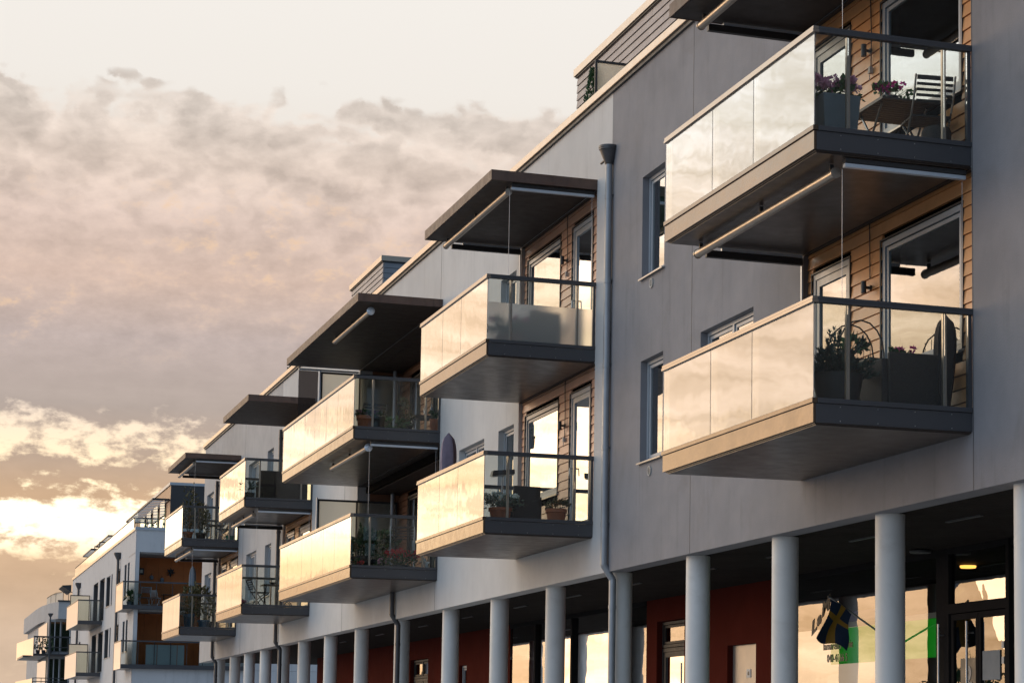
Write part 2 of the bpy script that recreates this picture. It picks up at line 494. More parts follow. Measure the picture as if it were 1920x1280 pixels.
class MB:
    def __init__(s):
        s.v = []
        s.f = []

    def add(s, vs, fs):
        b = len(s.v)
        s.v += [tuple(p) for p in vs]
        s.f += [tuple(b + i for i in f) for f in fs]
        return s

    def box(s, x0, y0, z0, x1, y1, z1):
        return s.hexa([(x0, y0, z0), (x1, y0, z0), (x1, y1, z0), (x0, y1, z0),
                       (x0, y0, z1), (x1, y0, z1), (x1, y1, z1), (x0, y1, z1)])

    def hexa(s, p):
        return s.add(p, [(0, 3, 2, 1), (4, 5, 6, 7), (0, 1, 5, 4), (1, 2, 6, 5), (2, 3, 7, 6), (3, 0, 4, 7)])

    def quad(s, a, b, c, d):
        return s.add([a, b, c, d], [(0, 1, 2, 3)])

    def bar(s, p, q, w, h, up=(0, 0, 1)):
        p, q = Vector(p), Vector(q)
        d = (q - p).normalized()
        u = Vector(up)
        if abs(d.dot(u)) > .98:
            u = Vector((1, 0, 0))
        a = d.cross(u).normalized() * (w / 2)
        b = a.cross(d).normalized() * (h / 2)
        return s.hexa([p - a - b, p + a - b, q + a - b, q - a - b, p - a + b, p + a + b, q + a + b, q - a + b])

    def tube(s, p, q, r, n=10, r2=None):
        p, q = Vector(p), Vector(q)
        r2 = r if r2 is None else r2
        d = (q - p).normalized()
        u = Vector((0, 0, 1)) if abs(d.z) < .9 else Vector((1, 0, 0))
        a = d.cross(u).normalized()
        b = a.cross(d)
        vs = []
        for c, rr in ((p, r), (q, r2)):
            for i in range(n):
                t = 2 * math.pi * i / n
                vs.append(c + a * math.cos(t) * rr + b * math.sin(t) * rr)
        fs = [(i, (i + 1) % n, n + (i + 1) % n, n + i) for i in range(n)]
        fs += [tuple(range(n - 1, -1, -1)), tuple(range(n, 2 * n))]
        return s.add(vs, fs)

    def path(s, pts, r, n=8):
        for a, b in zip(pts[:-1], pts[1:]):
            s.tube(a, b, r, n)
        for p in pts[1:-1]:
            s.ball(p, r, 1, 6, 4)
        return s

    def lathe(s, prof, c=(0, 0, 0), n=24):
        vs, fs = [], []
        for r, z in prof:
            for i in range(n):
                t = 2 * math.pi * i / n
                vs.append((c[0] + r * math.cos(t), c[1] + r * math.sin(t), c[2] + z))
        for k in range(len(prof) - 1):
            for i in range(n):
                fs.append((k * n + i, k * n + (i + 1) % n, (k + 1) * n + (i + 1) % n, (k + 1) * n + i))
        fs += [tuple(range(n - 1, -1, -1)), tuple((len(prof) - 1) * n + i for i in range(n))]
        return s.add(vs, fs)

    def ball(s, c, r, sq=1.0, n=10, m=6):
        return s.lathe([(max(r * math.sin(math.pi * k / m), 1e-4), -r * sq * math.cos(math.pi * k / m)) for k in range(m + 1)], c, n)

    def leaf(s, c, d, w, l, nrm=None):
        """one pointed leaf: four faces folded on its midrib"""
        c, d = Vector(c), Vector(d).normalized()
        u = Vector((random.uniform(-1, 1), random.uniform(-1, 1), random.uniform(-1, 1)))
        a = d.cross(u)
        if a.length < 1e-3:
            a = Vector((1, 0, 0))
        a = a.normalized() * w / 2
        up = a.cross(d).normalized() * w * .18
        return s.add([c, c + d * l * .45 + a + up, c + d * l, c + d * l * .45 - a + up, c + d * l * .5],
                     [(0, 1, 4), (1, 2, 4), (2, 3, 4), (3, 0, 4)])

    def cloud(s, c, rad, n, w, l, up=.35, shell=.5):
        """leaves spread through an ellipsoid, in clumps"""
        c = Vector(c)
        k = max(3, n // 14)
        cl = []
        for _ in range(k):
            while True:
                q = Vector((random.uniform(-1, 1), random.uniform(-1, 1), random.uniform(-1, 1)))
                if shell < q.length < 1:
                    break
            cl.append(q)
        for _ in range(n):
            q = random.choice(cl) + Vector((random.gauss(0, .17), random.gauss(0, .17), random.gauss(0, .17)))
            p = c + Vector((q.x * rad[0], q.y * rad[1], q.z * rad[2]))
            d = Vector((q.x, q.y, q.z + up)) + Vector((random.uniform(-.7, .7), random.uniform(-.7, .7), random.uniform(-.7, .7)))
            if d.length < .01:
                d = Vector((0, 0, 1))
            s.leaf(p, d, w * random.uniform(.7, 1.3), l * random.uniform(.7, 1.3))
        return s

    def build(s, name, mt, parent=None, smooth=False, bevel=0.0, label=None, mods=None):
        me = bpy.data.meshes.new(name)
        og = ORG.get(parent.name, Vector((0, 0, 0))) if parent else Vector((0, 0, 0))
        vs = [(a - og.x, b - og.y, c - og.z) for a, b, c in s.v]
        me.from_pydata(vs, [], s.f)
        me.validate()
        bm = bmesh.new()
        bm.from_mesh(me)
        bmesh.ops.recalc_face_normals(bm, faces=bm.faces)
        bm.to_mesh(me)
        bm.free()
        me.materials.append(MATS[mt])
        if smooth:
            for p in me.polygons:
                p.use_smooth = True
            try:
                me.set_sharp_from_angle(angle=R_(40))
            except Exception:
                pass
        o = bpy.data.objects.new(name, me)
        link(o)
        if parent:
            o.parent = parent
        ORG[o.name] = og
        if bevel:
            md = o.modifiers.new('bevel', 'BEVEL')
            md.width = bevel
            md.segments = 2
            md.limit_method = 'ANGLE'
        if label:
            o['label'] = label
        return o


def tag(o, label, cat, group=None, kind=None):
    o['label'] = label
    o['category'] = cat
    if group:
        o['group'] = group
    if kind:
        o['kind'] = kind
    return o


def struct(name, mb, mt, label=None, **k):
    o = mb.build(name, mt, **k)
    o['kind'] = 'structure'
    if label:
        o['label'] = label
    return o


# ------------------------------------------------------------------ the ground
struct('ground', MB().quad((-3000, -3000, -.12), (3000, -3000, -.12), (3000, 3000, -.12), (-3000, 3000, -.12)), 'pale_stone',
       'level ground reaching to the horizon')
struct('road', MB().quad((-9, -60, -.112), (-1.5, -60, -.112), (-1.5, 400, -.112), (-9, 400, -.112)), 'asphalt',
       'asphalt street running along the block')
struct('pavement', MB().box(-1.35, -60, -.3, 30, 400, 0.0), 'paving', 'paved walk in front of the arcade')
struct('kerb', MB().box(-1.5, -60, -.3, -1.352, 400, .004), 'kerb', 'stone kerb between walk and street')
mk = MB()
for y in range(-50, 380, 9):
    mk.quad((-5.3, y, -.108), (-5.18, y, -.108), (-5.18, y + 3, -.108), (-5.3, y + 3, -.108))
struct('lane_marking', mk, 'paint_white', 'dashed white line down the street')

# ================================================================== MAIN BUILDING
XF = 10.5
B = thing('apartment_building', 'long grey rendered apartment building in the foreground, glass balconies above an arcade of round pillars',
          'building', (XF, 45, 0), world=True)
YN, YE = 8.0, 79.9
ROOF = 11.84
SOF = 4.2
FL, FU = 5.0, 7.82          # balcony floors
ZB = {0: 4.80, 1: 7.62}     # slab undersides
ZT = {0: 5.01, 1: 7.83}
BALC = [(20.32, 24.92), (33.42, 38.02), (43.95, 52.40), (58.33, 62.92), (71.30, 75.80)]
TALL = [(30.10, 31.12), (38.26, 39.33), (64.88, 65.98), (67.62, 69.62), (77.45, 79.15)]
WIDE = [(26.52, 28.52), (40.36, 42.31)]

openings = []
for k, (a, b) in enumerate(BALC):
    openings.append((a, b - .07, 5.02, 7.62, 'log'))
    openings.append((a, b - .07, 7.84, 10.45, 'log'))
for a, b in TALL:
    openings.append((a, b, 5.73, 7.27, 'win'))
    openings.append((a, b, 8.53, 10.10, 'win'))
for a, b in WIDE:
    openings.append((a, b, 6.34, 7.27, 'win'))
    openings.append((a, b, 9.17, 10.10, 'win'))


def wall_grid(y0, y1, z0, z1, ops, x, reveal):
    mb = MB()
    ops = [o for o in ops if o[1] > y0 and o[0] < y1]
    ys = sorted({y0, y1} | {min(max(v, y0), y1) for o in ops for v in o[:2]})
    zs = sorted({z0, z1} | {min(max(v, z0), z1) for o in ops for v in o[2:4]})
    for a, b in zip(ys[:-1], ys[1:]):
        for c, d in zip(zs[:-1], zs[1:]):
            m, n = (a + b) / 2, (c + d) / 2
            if any(o[0] < m < o[1] and o[2] < n < o[3] for o in ops):
                continue
            mb.quad((x, a, c), (x, a, d), (x, b, d), (x, b, c))
    for o in ops:
        a, b, c, d = max(o[0], y0), min(o[1], y1), o[2], o[3]
        r = x + reveal(o)
        if o[0] >= y0:
            mb.quad((x, a, c), (r, a, c), (r, a, d), (x, a, d))
        if o[1] <= y1:
            mb.quad((x, b, c), (x, b, d), (r, b, d), (r, b, c))
        mb.quad((x, a, c), (x, b, c), (r, b, c), (r, a, c))
        mb.quad((x, a, d), (r, a, d), (r, b, d), (x, b, d))
    mb.quad((x, y0, z0), (x, y1, z0), (x + .3, y1, z0), (x + .3, y0, z0))
    return mb


def rev(o):
    if o[4] == 'win':
        return .20
    return 1.0 if o[0] > 43 and o[0] < 45 else .30


def fwall(y0, y1, m, lab):
    mb = wall_grid(y0, y1, SOF, ROOF, openings, XF, rev)
    me = mb.build('facade_wall', m, B, label=lab)
    bm = bmesh.new()
    bm.from_mesh(me.data)
    bmesh.ops.remove_doubles(bm, verts=bm.verts, dist=1e-4)
    bm.to_mesh(me.data)
    bm.free()
    for p in me.data.polygons:
        p.use_smooth = False
    return me


fwall(YN, 32.64, 'plaster_dark', 'dark grey rendered wall around the nearest balconies')
fwall(32.644, 63.5, 'plaster_light', 'pale grey rendered wall in the middle of the building')
fwall(63.504, YE, 'plaster_mid', 'mid grey rendered wall at the far end')
# expansion joints
for y in (28.89, 44.13, 53.9, 20.30, 70.4):
    MB().box(XF - .003, y - .006, SOF, XF, y + .006, ROOF).build('wall_joint', 'joint_shade_dark', B)
# body of the building behind the skin
MB().box(12.6, YN, SOF + .45, 24, YE, ROOF).build('core_wall', 'interior_dark', B)
MB().box(XF + .31, YE - .3, SOF + .1, 24.1, YE, ROOF - .02).build('end_wall', 'plaster_mid', B)
MB().box(XF + .02, YN, ROOF + .003, 24, YE, ROOF + .05).build('roof', 'joint_shade_dark', B)
MB().box(XF + .21, YN, 7.45, 12.6, YE - .31, 7.60).build('floor_slab', 'interior_dark', B)
MB().box(XF + .31, YN, 4.45, 12.6, YE - .31, 4.98).build('floor_slab', 'interior_dark', B)
# coping: dark strip painted in for its shadow line, then the bright folded metal
MB().box(XF - .045, YN, ROOF - .0, XF + .35, YE + .06, ROOF + .055).build('coping', 'joint_shade_dark', B)
MB().box(XF - .085, YN, ROOF + .057, XF + .42, YE + .10, ROOF + .185).build('coping', 'coping_metal', B, bevel=.008,
                                                                  label='pale folded metal coping along the roof edge')


def window(y0, y1, z0, z1, x=XF, depth=.105, par=B, mull=1, curtain=None, sill=True, fm='frame_grey', name='window', pane='window_glass',
           sash=.055):
    """frame set back in its opening; x = wall face"""
    fx = x + depth
    mb = MB()
    w = sash
    mb.box(fx, y0 + .004, z0 + .004, fx + .07, y0 + w, z1 - .004)
    mb.box(fx, y1 - w, z0 + .004, fx + .07, y1 - .004, z1 - .004)
    mb.box(fx, y0 + w + .001, z0 + .004, fx + .07, y1 - w - .001, z0 + w)
    mb.box(fx, y0 + w + .001, z1 - w, fx + .07, y1 - w - .001, z1 - .004)
    bays = []
    step = (y1 - y0 - 2 * w) / mull
    for i in range(mull):
        a, b = y0 + w + step * i, y0 + w + step * (i + 1)
        if i:
            mb.box(fx, a - .03, z0 + w + .001, fx + .07, a + .03, z1 - w - .001)
            a += .03
        if i < mull - 1:
            b -= .03
        # inner sash, a little behind
        t = .045
        g = .012
        mb.box(fx + .02, a + g, z0 + w + g, fx + .062, a + g + t, z1 - w - g)
        mb.box(fx + .02, b - g - t, z0 + w + g, fx + .062, b - g, z1 - w - g)
        mb.box(fx + .02, a + g + t + .001, z0 + w + g, fx + .062, b - g - t - .001, z0 + w + g + t)
        mb.box(fx + .02, a + g + t + .001, z1 - w - g - t, fx + .062, b - g - t - .001, z1 - w - g)
        bays.append((a + g + t, b - g - t, z0 + w + g + t, z1 - w - g - t))
    fo = mb.build(name, fm, par)
    for a, b, c, d in bays:
        MB().quad((fx + .035, a, c), (fx + .035, a, d), (fx + .035, b, d), (fx + .035, b, c)).build('pane', pane, fo)
    if sill:
        MB().hexa([(x - .05, y0 - .03, z0 - .03), (fx, y0 - .03, z0 - .004), (fx, y1 + .03, z0 - .004), (x - .05, y1 + .03, z0 - .03),
                   (x - .05, y0 - .03, z0 - .008), (fx, y0 - .03, z0 + .012), (fx, y1 + .03, z0 + .012), (x - .05, y1 + .03, z0 - .008)]
                  ).build('sill', 'sill_metal', fo)
    if curtain:
        cm = MB()
        n = 26
        for f0, f1 in curtain[1]:
            ya, yb = y0 + (y1 - y0) * f0, y0 + (y1 - y0) * f1
            pts = [(fx + .16 + .025 * math.sin(i * 1.9), ya + (yb - ya) * i / n) for i in range(n + 1)]
            for (xa, p), (xb, q) in zip(pts[:-1], pts[1:]):
                cm.quad((xa, p, z0), (xa, p, z1), (xb, q, z1), (xb, q, z0))
        cm.build('curtain', curtain[0], fo)
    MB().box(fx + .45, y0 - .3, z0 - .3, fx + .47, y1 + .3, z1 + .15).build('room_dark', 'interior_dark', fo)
    return fo


for i, (a, b) in enumerate(TALL):
    m = 1 if b - a < 1.3 else 2
    window(a, b, 5.73, 7.27, mull=m, curtain=('curtain_pale', [(0.0, .22)]) if i % 2 else None)
    window(a, b, 8.53, 10.10, mull=m, curtain=('curtain_green', [(0, .45), (.7, 1)]) if i == 0 else ('curtain_pale', [(0, .2)]))
for a, b in WIDE:
    window(a, b, 6.34, 7.27, mull=2)
    window(a, b, 9.17, 10.10, mull=2)
for z in (5.56, 8.38):
    for y in (30.64,):
        MB().tube((XF - .006, y, z), (XF - .0005, y, z), .058, 20).build('vent_hole', 'interior_dark', B)
        v = MB()
        v.add(*ring(.056, .074, .022, 24))
        for k in range(-3, 4):
            hw = math.sqrt(max(.05 ** 2 - (k * .014) ** 2, 0))
            v.box(-hw, k * .014 - .003, .012, hw, k * .014 + .003, .020)
        v.v = [(XF - c, y + a, z + b_) for a, b_, c in v.v]
        v.build('vent', 'socket_grey', B)


def cladding(par, m, y0, y1, z0, z1, x, ops=(), pitch=.149, rz=0):
    """lapped boards: each board leans out at its foot; cut round the openings"""
    mb = MB()
    z = z0
    while z < z1 - .01:
        t = min(z + pitch, z1)
        cuts = sorted([(o[0], o[1]) for o in ops if o[2] < t - .02 and o[3] > z + .02])
        y = y0
        segs = []
        for a, b in cuts:
            if a > y:
                segs.append((y, a))
            y = max(y, b)
        if y < y1:
            segs.append((y, y1))
        for a, b in segs:
            # occasional butt joint
            parts = [(a, b)]
            if b - a > 1.6:
                q = a + (b - a) * random.uniform(.25, .75)
                parts = [(a, q - .002), (q + .002, b)]
            for p, q in parts:
                mb.hexa([(x - .024, p, z + .004), (x + .02, p, z + .004), (x + .02, q, z + .004), (x - .024, q, z + .004),
                         (x - .008, p, t - .004), (x + .02, p, t - .004), (x + .02, q, t - .004), (x - .008, q, t - .004)])
        z = t
    return mb.build('cladding', m, par)


def wall_lamp(y, z, x):
    o = MB()
    o.lathe([(.031, -.072), (.033, -.07), (.033, .07), (.031, .072)], (x - .115, y, z), 20)
    o.tube((x - .085, y, z), (x - .03, y, z), .018, 12)
    o.tube((x - .045, y, z), (x - .022, y, z), .034, 16)
    w = o.build('wall_lamp', 'lamp_black', B, smooth=True)
    return w


def socket(y, z, x, top):
    o = MB()
    o.box(x - .065, y - .03, z - .04, x - .024, y + .03, z + .04)
    o.tube((x - .05, y + .01, z - .05), (x - .05, y + .01, z - .12), .006, 6)
    o.build('socket_box', 'socket_grey', B, bevel=.006)
    MB().path([(x - .034, y + .005, z + .05), (x - .034, y - .01, z + .45), (x - .034, y + .02, z + .9), (x - .034, y, top)], .007, 6
              ).build('cable', 'frame_dark', B)


def door(y0, y1, z0, z1, x, par=B, pane='window_glass', fm='frame_grey', depth=.0, handle=True, solid=.0):
    fx = x + depth
    mb = MB()
    w = .07
    mb.box(fx, y0, z0, fx + .07, y0 + w, z1)
    mb.box(fx, y1 - w, z0, fx + .07, y1, z1)
    mb.box(fx, y0 + w + .001, z1 - w, fx + .07, y1 - w - .001, z1)
    s0, s1 = y0 + w + .006, y1 - w - .006
    t = .09
    mb.box(fx + .012, s0, z0 + .03, fx + .062, s0 + t, z1 - w - .006)
    mb.box(fx + .012, s1 - t, z0 + .03, fx + .062, s1, z1 - w - .006)
    mb.box(fx + .012, s0 + t + .001, z1 - w - .006 - t, fx + .062, s1 - t - .001, z1 - w - .006)
    mb.box(fx + .012, s0 + t + .001, z0 + .03, fx + .062, s1 - t - .001, z0 + .13 + solid)
    d = mb.build('door', fm, par)
    MB().quad((fx + .035, s0 + t, z0 + .13 + solid), (fx + .035, s0 + t, z1 - w - t), (fx + .035, s1 - t, z1 - w - t), (fx + .035, s1 - t, z0 + .13 + solid)
              ).build('pane', pane, d)
    if handle:
        MB().path([(fx + .01, s1 - .045, z0 + 1.05), (fx - .045, s1 - .045, z0 + 1.05), (fx - .05, s1 - .045, z0 + .93)], .011, 8
                  ).build('handle', 'alu', d, smooth=True)
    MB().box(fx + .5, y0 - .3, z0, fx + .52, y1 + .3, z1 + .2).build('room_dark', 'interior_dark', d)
    return d


# apartment fronts on the loggias: (big window, door) offsets from the near end, per column
LAY = {0: ((.33, 2.36), (3.24, 4.37)), 1: ((2.22, 4.28), (.38, 1.52)), 3: ((2.95, 4.3), (.5, 2.2)), 4: ((2.95, 4.2), (.5, 2.2))}
WM = {0: 'wood_orange', 1: 'wood_pink', 3: 'wood_orange', 4: 'wood_orange'}
XW = 10.58
for k in (0, 1, 3, 4):
    a, b = BALC[k]
    (w0, w1), (d0, d1) = LAY[k]
    for lv in (0, 1):
        f = FL if lv == 0 else FU
        zt = 7.61 if lv == 0 else 10.44
        wz0, wz1 = (5.74, 7.32) if lv == 0 else (8.56, 10.14)
        ops = [(a + w0, a + w1, wz0, wz1), (a + d0, a + d1, f, wz1)]
        cladding(B, WM[k], a + .004, b - .075, f + .02, zt, XW, ops)
        window(a + w0, a + w1, wz0, wz1, x=XW, depth=-.012, mull=1, sash=.07, fm='frame_grey')
        door(a + d0, a + d1, f + .02, wz1, XW - .012)
        for fr in ((a + w0, a + w1, wz0, wz1), (a + d0, a + d1, f + .03, wz1)):
            t = MB()
            t.box(XW - .035, fr[0] - .022, fr[2], XW + .01, fr[0] - .002, fr[3] + .02)
            t.box(XW - .035, fr[1] + .002, fr[2], XW + .01, fr[1] + .022, fr[3] + .02)
            t.box(XW - .035, fr[0] - .001, fr[3] + .002, XW + .01, fr[1] + .001, fr[3] + .02)
            t.build('window_trim', 'frame_dark', B)
        if k in (0, 1):
            yl = a + 2.65 if k == 0 else a + 1.82
            zl = 6.84 if lv == 0 else 9.66
            wall_lamp(yl, zl, XW)
            if not (k == 0 and lv == 0):
                socket(yl - .03, zl - .24, XW, zt)
            else:
                MB().path([(XW - .034, yl, zl + .1), (XW - .034, yl + .01, zt)], .007, 6).build('cable', 'frame_dark', B)
for k, (a, b) in enumerate(BALC):
    for z in (7.62, 10.45):
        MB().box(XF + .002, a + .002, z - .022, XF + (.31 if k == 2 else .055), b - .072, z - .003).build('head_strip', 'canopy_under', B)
# column 3: deep loggia
a, b = BALC[2]
XD = 11.52
for lv in (0, 1):
    f = FL if lv == 0 else FU
    zt = 7.44 if lv == 0 else 10.42
    wz1 = f + 2.32
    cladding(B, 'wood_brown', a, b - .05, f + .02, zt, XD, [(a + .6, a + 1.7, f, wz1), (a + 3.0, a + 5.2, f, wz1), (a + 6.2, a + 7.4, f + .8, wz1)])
    door(a + .6, a + 1.7, f + .02, wz1, XD - .012, fm='frame_dark')
    door(a + 3.0, a + 4.1, f + .02, wz1, XD - .012, fm='frame_dark')
    door(a + 4.1, a + 5.2, f + .02, wz1, XD - .012, fm='frame_dark')
    window(a + 6.2, a + 7.4, f + .8, wz1, x=XD, depth=-.012, fm='frame_dark')
    MB().tube((11.30, b - .35, f), (11.30, b - .35, zt), .055, 16).build('loggia_post', 'pipe_zinc', B, smooth=True)
    MB().box(XF + .3, a + .001, f - .01, XD + .2, b - .08, f + .012).build('loggia_floor', 'slab_under', B)
    MB().box(XF + .3, a + .001, zt, XD + .2, b - .08, zt + .012).build('loggia_ceiling', 'canopy_under', B)
    MB().box(XF + .3, b - .075, f, XD + .2, b - .05, zt).build('loggia_side', 'wood_brown', B)

XB0 = 8.70


def balcony(k, lv, mid=False, film=False, tag_label=None):
    a, b = BALC[k]
    zb, zt = ZB[lv], ZT[lv]
    f = zt - .01
    s = MB()
    s.box(XB0 + .03, a + .03, zb, XF, b - .03, f)
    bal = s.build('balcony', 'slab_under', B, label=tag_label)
    # sheet-metal fascia, the front a lighter copy with sky sheen in its colour
    q = MB()
    q.box(XB0, a, zb + .012, XB0 + .028, b, zt - .004)
    q.build('front_fascia', 'fascia_lit', bal)
    for y0, y1, yb in ((a, a + .028, a - .001), (b - .028, b, b + .001)):
        q = MB()
        q.box(XB0 + .03, y0, zb + .012, XF - .002, y1, zt - .004)
        q.build('side_fascia', 'charcoal', bal)
        q = MB()
        for i in range(4):
            for z in (zb + .035, zt - .03):
                q.ball((XB0 + .3 + i * .42, yb, z), .006, 1, 6, 4)
        q.build('screws', 'alu', bal)
    q = MB()
    q.box(XB0 + .05, a + .05, zb - .012, XF - .01, b - .05, zb - .002)
    q.build('soffit_board', 'slab_under', bal)
    # lower channel, its front in the lightened copy too
    MB().box(XB0 - .016, a - .016, zt, XB0 + .045, b + .016, zt + .052).build('front_channel', 'fascia_lit', bal, bevel=.004)
    MB().box(XB0 + .046, a - .016, zt, XF - .002, a + .04, zt + .052).build('channel', 'charcoal', bal, bevel=.004)
    MB().box(XB0 + .046, b - .04, zt, XF - .002, b + .016, zt + .052).build('channel', 'charcoal', bal, bevel=.004)
    g0, g1 = zt + .05, zt + 1.045
    # front glass panels
    L = b - a
    cuts = [0, 1.70, 2.98, L] if L < 6 else [0, 1.70, 2.98, 4.35, 5.55, 7.40, L]
    for p, r in zip(cuts[:-1], cuts[1:]):
        MB().box(XB0 + .004, a + p + .008, g0, XB0 + .016, a + r - .008, g1).build('glass_panel', 'front_glass', bal)
    # side glass, near and far
    for y, nm in ((a + .004, 0), (b - .016, 1)):
        for x0, x1 in ((XB0 + .022, 9.085), (9.115, 10.185), (10.215, XF - .05)):
            if film and nm == 0:
                zf = g0 + .60
                MB().box(x0, y, zf + .001, x1, y + .012, g1).build('glass_panel', 'side_glass', bal)
                MB().quad((x0, y + .006, g0), (x1, y + .006, g0), (x1, y + .006, zf), (x0, y + .006, zf)).build('frosted_panel', 'frost_glass', bal)
            else:
                MB().box(x0, y, g0, x1, y + .012, g1).build('glass_panel', 'side_glass', bal)
    # posts
    for y, sgn in ((a + .03, 1), (b - .03, -1)):
        for x in (9.10, 10.20):
            MB().box(x - .02, min(y, y + sgn * .045), zt + .053, x + .02, max(y, y + sgn * .045), zt + 1.03).build('post', 'awning_alu', bal, bevel=.003)
        MB().box(XF - .045, min(y - sgn * .03, y + sgn * .03), zt + .053, XF - .004, max(y - sgn * .03, y + sgn * .03), zt + 1.03).build('post', 'charcoal', bal)
    for i in range(int(L / 1.3)):
        yy = a + L * (i + .75) / (int(L / 1.3) + .5)
        MB().box(XB0 + .03, yy - .02, zt + .053, XB0 + .075, yy + .02, zt + 1.03).build('post', 'charcoal', bal)
    # handrail with a groove, its front run lightened for sky highlights
    hf = MB()
    hn, hr = MB(), MB()
    z0 = zt + 1.03
    for zz, o in ((z0, .0), (z0 + .034, .006)):
        hf.box(XB0 - .022 + o, a - .020 + o, zz, XB0 + .05 - o, b + .020 - o, zz + .031)
        hn.box(XB0 + .051 - o, a - .022 + o, zz, XF - .002, a + .05 - o, zz + .031)
        hr.box(XB0 + .051 - o, b - .05 + o, zz, XF - .002, b + .022 - o, zz + .031)
    hf.box(XB0 - .008, a - .008, z0 + .0311, XB0 + .03, b + .008, z0 + .0339)
    hf.build('front_handrail', 'rail_lit', bal, bevel=.004)
    hn.box(XB0 + .051, a - .008, z0 + .0309, XF - .004, a + .03, z0 + .0341)
    hr.box(XB0 + .051, b - .03, z0 + .0309, XF - .004, b + .008, z0 + .0341)
    hn.build('side_handrail', 'charcoal', bal, bevel=.004)
    hr.build('side_handrail', 'charcoal', bal, bevel=.004)
    if mid:
        h = MB()
        h.box(XB0 + .03, a + .03, zt + .72, XF - .01, a + .06, zt + .77)
        h.box(XB0 + .03, a + .07, zt + .72, XB0 + .06, b - .05, zt + .77)
        h.build('mid_rail', 'charcoal', bal)
    return bal


nm = ['nearest', 'second', 'third, double width', 'fourth', 'farthest']
for k in range(5):
    for lv in (0, 1):
        balcony(k, lv, mid=(k == 3 and lv == 0), film=(k == 1 and lv == 1),
                tag_label='%s balcony column, %s level' % (nm[k], ('lower', 'upper')[lv]))

# canopies over the upper balconies
for k in range(5):
    a, b = BALC[k]
    c = MB()
    c.box(XB0 + .03, a - .01, 10.45, XB0 + .05, b + .01, 10.615)
    c.box(XB0 + .051, a - .01, 10.45, XF - .001, a + .012, 10.615)
    c.box(XB0 + .051, b - .012, 10.45, XF - .001, b + .01, 10.615)
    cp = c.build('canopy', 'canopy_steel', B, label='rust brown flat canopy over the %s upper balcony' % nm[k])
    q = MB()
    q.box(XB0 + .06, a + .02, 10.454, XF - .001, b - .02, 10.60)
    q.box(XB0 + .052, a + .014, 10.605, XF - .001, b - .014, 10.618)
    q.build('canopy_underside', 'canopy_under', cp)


def awning(k, top, y0, y1, side=True, wire_to=None, far=True, cap=False, nm_=''):
    a, b = BALC[k]
    z = top - .125
    t = MB()
    t.tube((9.07, y0, z), (9.07, y1, z), .052, 20)
    t.tube((9.07, y0 - .02, z), (9.07, y0, z), .058, 20)
    t.tube((9.07, y1, z), (9.07, y1 + .02, z), .058, 20)
    aw = t.build('awning', 'awning_alu', B, smooth=True, label='rolled up awning tube under the %s' % nm_)
    br = MB()
    for y in (y0 + .1, (y0 + y1) / 2, y1 - .1):
        br.bar((9.07, y, z + .05), (9.07, y, top - .012), .03, .04)
    br.build('bracket', 'frame_dark', aw)
    if cap:
        c = MB()
        c.lathe([(.01, -.035), (.05, -.03), (.085, 0), (.06, .035), (.01, .04)], (0, 0, 0), 18)
        c.v = [(9.07 + p, y0 - .06 + r, z + q) for p, q, r in c.v]
        c.build('end_cap', 'awning_alu_pale', aw, smooth=True)
    if side:
        r = MB()
        r.box(9.09, a + .09, z + .02, XF - .02, a + .15, z + .06)
        r.build('guide_rail', 'awning_alu_pale', aw)
        r = MB()
        r.box(9.09, a + .08, z + .066, XF - .02, a + .17, top - .012)
        r.build('side_cassette', 'frame_dark', aw)
        MB().tube((9.07, a + .12, z), (9.07, a + .12, wire_to), .0028, 6).build('guide_wire', 'wire', aw)
        MB().tube((XF - .05, a + .12, z), (XF - .05, a + .12, wire_to), .0025, 6).build('guide_wire', 'wire', aw)
    if far:
        r = MB()
        r.box(9.4, b - .12, top - .05, XF - .03, b - .08, top - .015)
        r.build('guide_rail', 'awning_alu_pale', aw)
        r = MB()
        r.box(9.2, b - .13, top - .14, XF - .03, b - .06, top - .055)
        r.build('side_cassette', 'frame_dark', aw)
        MB().box(XF - .035, b - .10, wire_to - .6, XF - .012, b - .07, top - .06).build('wall_rail', 'awning_alu_pale', aw)
    return aw


awning(0, 7.61, 20.62, 24.75, True, 6.1, nm_='nearest upper balcony')
awning(0, 10.45, 20.62, 24.70, True, 8.9, nm_='nearest roof canopy')
awning(1, 10.45, 33.62, 37.80, True, 8.9, nm_='second roof canopy')
awning(2, 10.45, 44.35, 48.10, False, 8.9, far=False, cap=True, nm_='double width roof canopy')
awning(2, 7.61, 44.25, 48.05, True, 6.1, far=False, cap=True, nm_='double width upper balcony')
awning(3, 7.61, 59.0, 62.7, True, 6.1, nm_='fourth upper balcony')
awning(4, 10.45, 71.7, 75.5, True, 8.9, nm_='farthest roof canopy')
awning(4, 7.61, 71.6, 75.6, True, 6.1, nm_='farthest upper balcony')

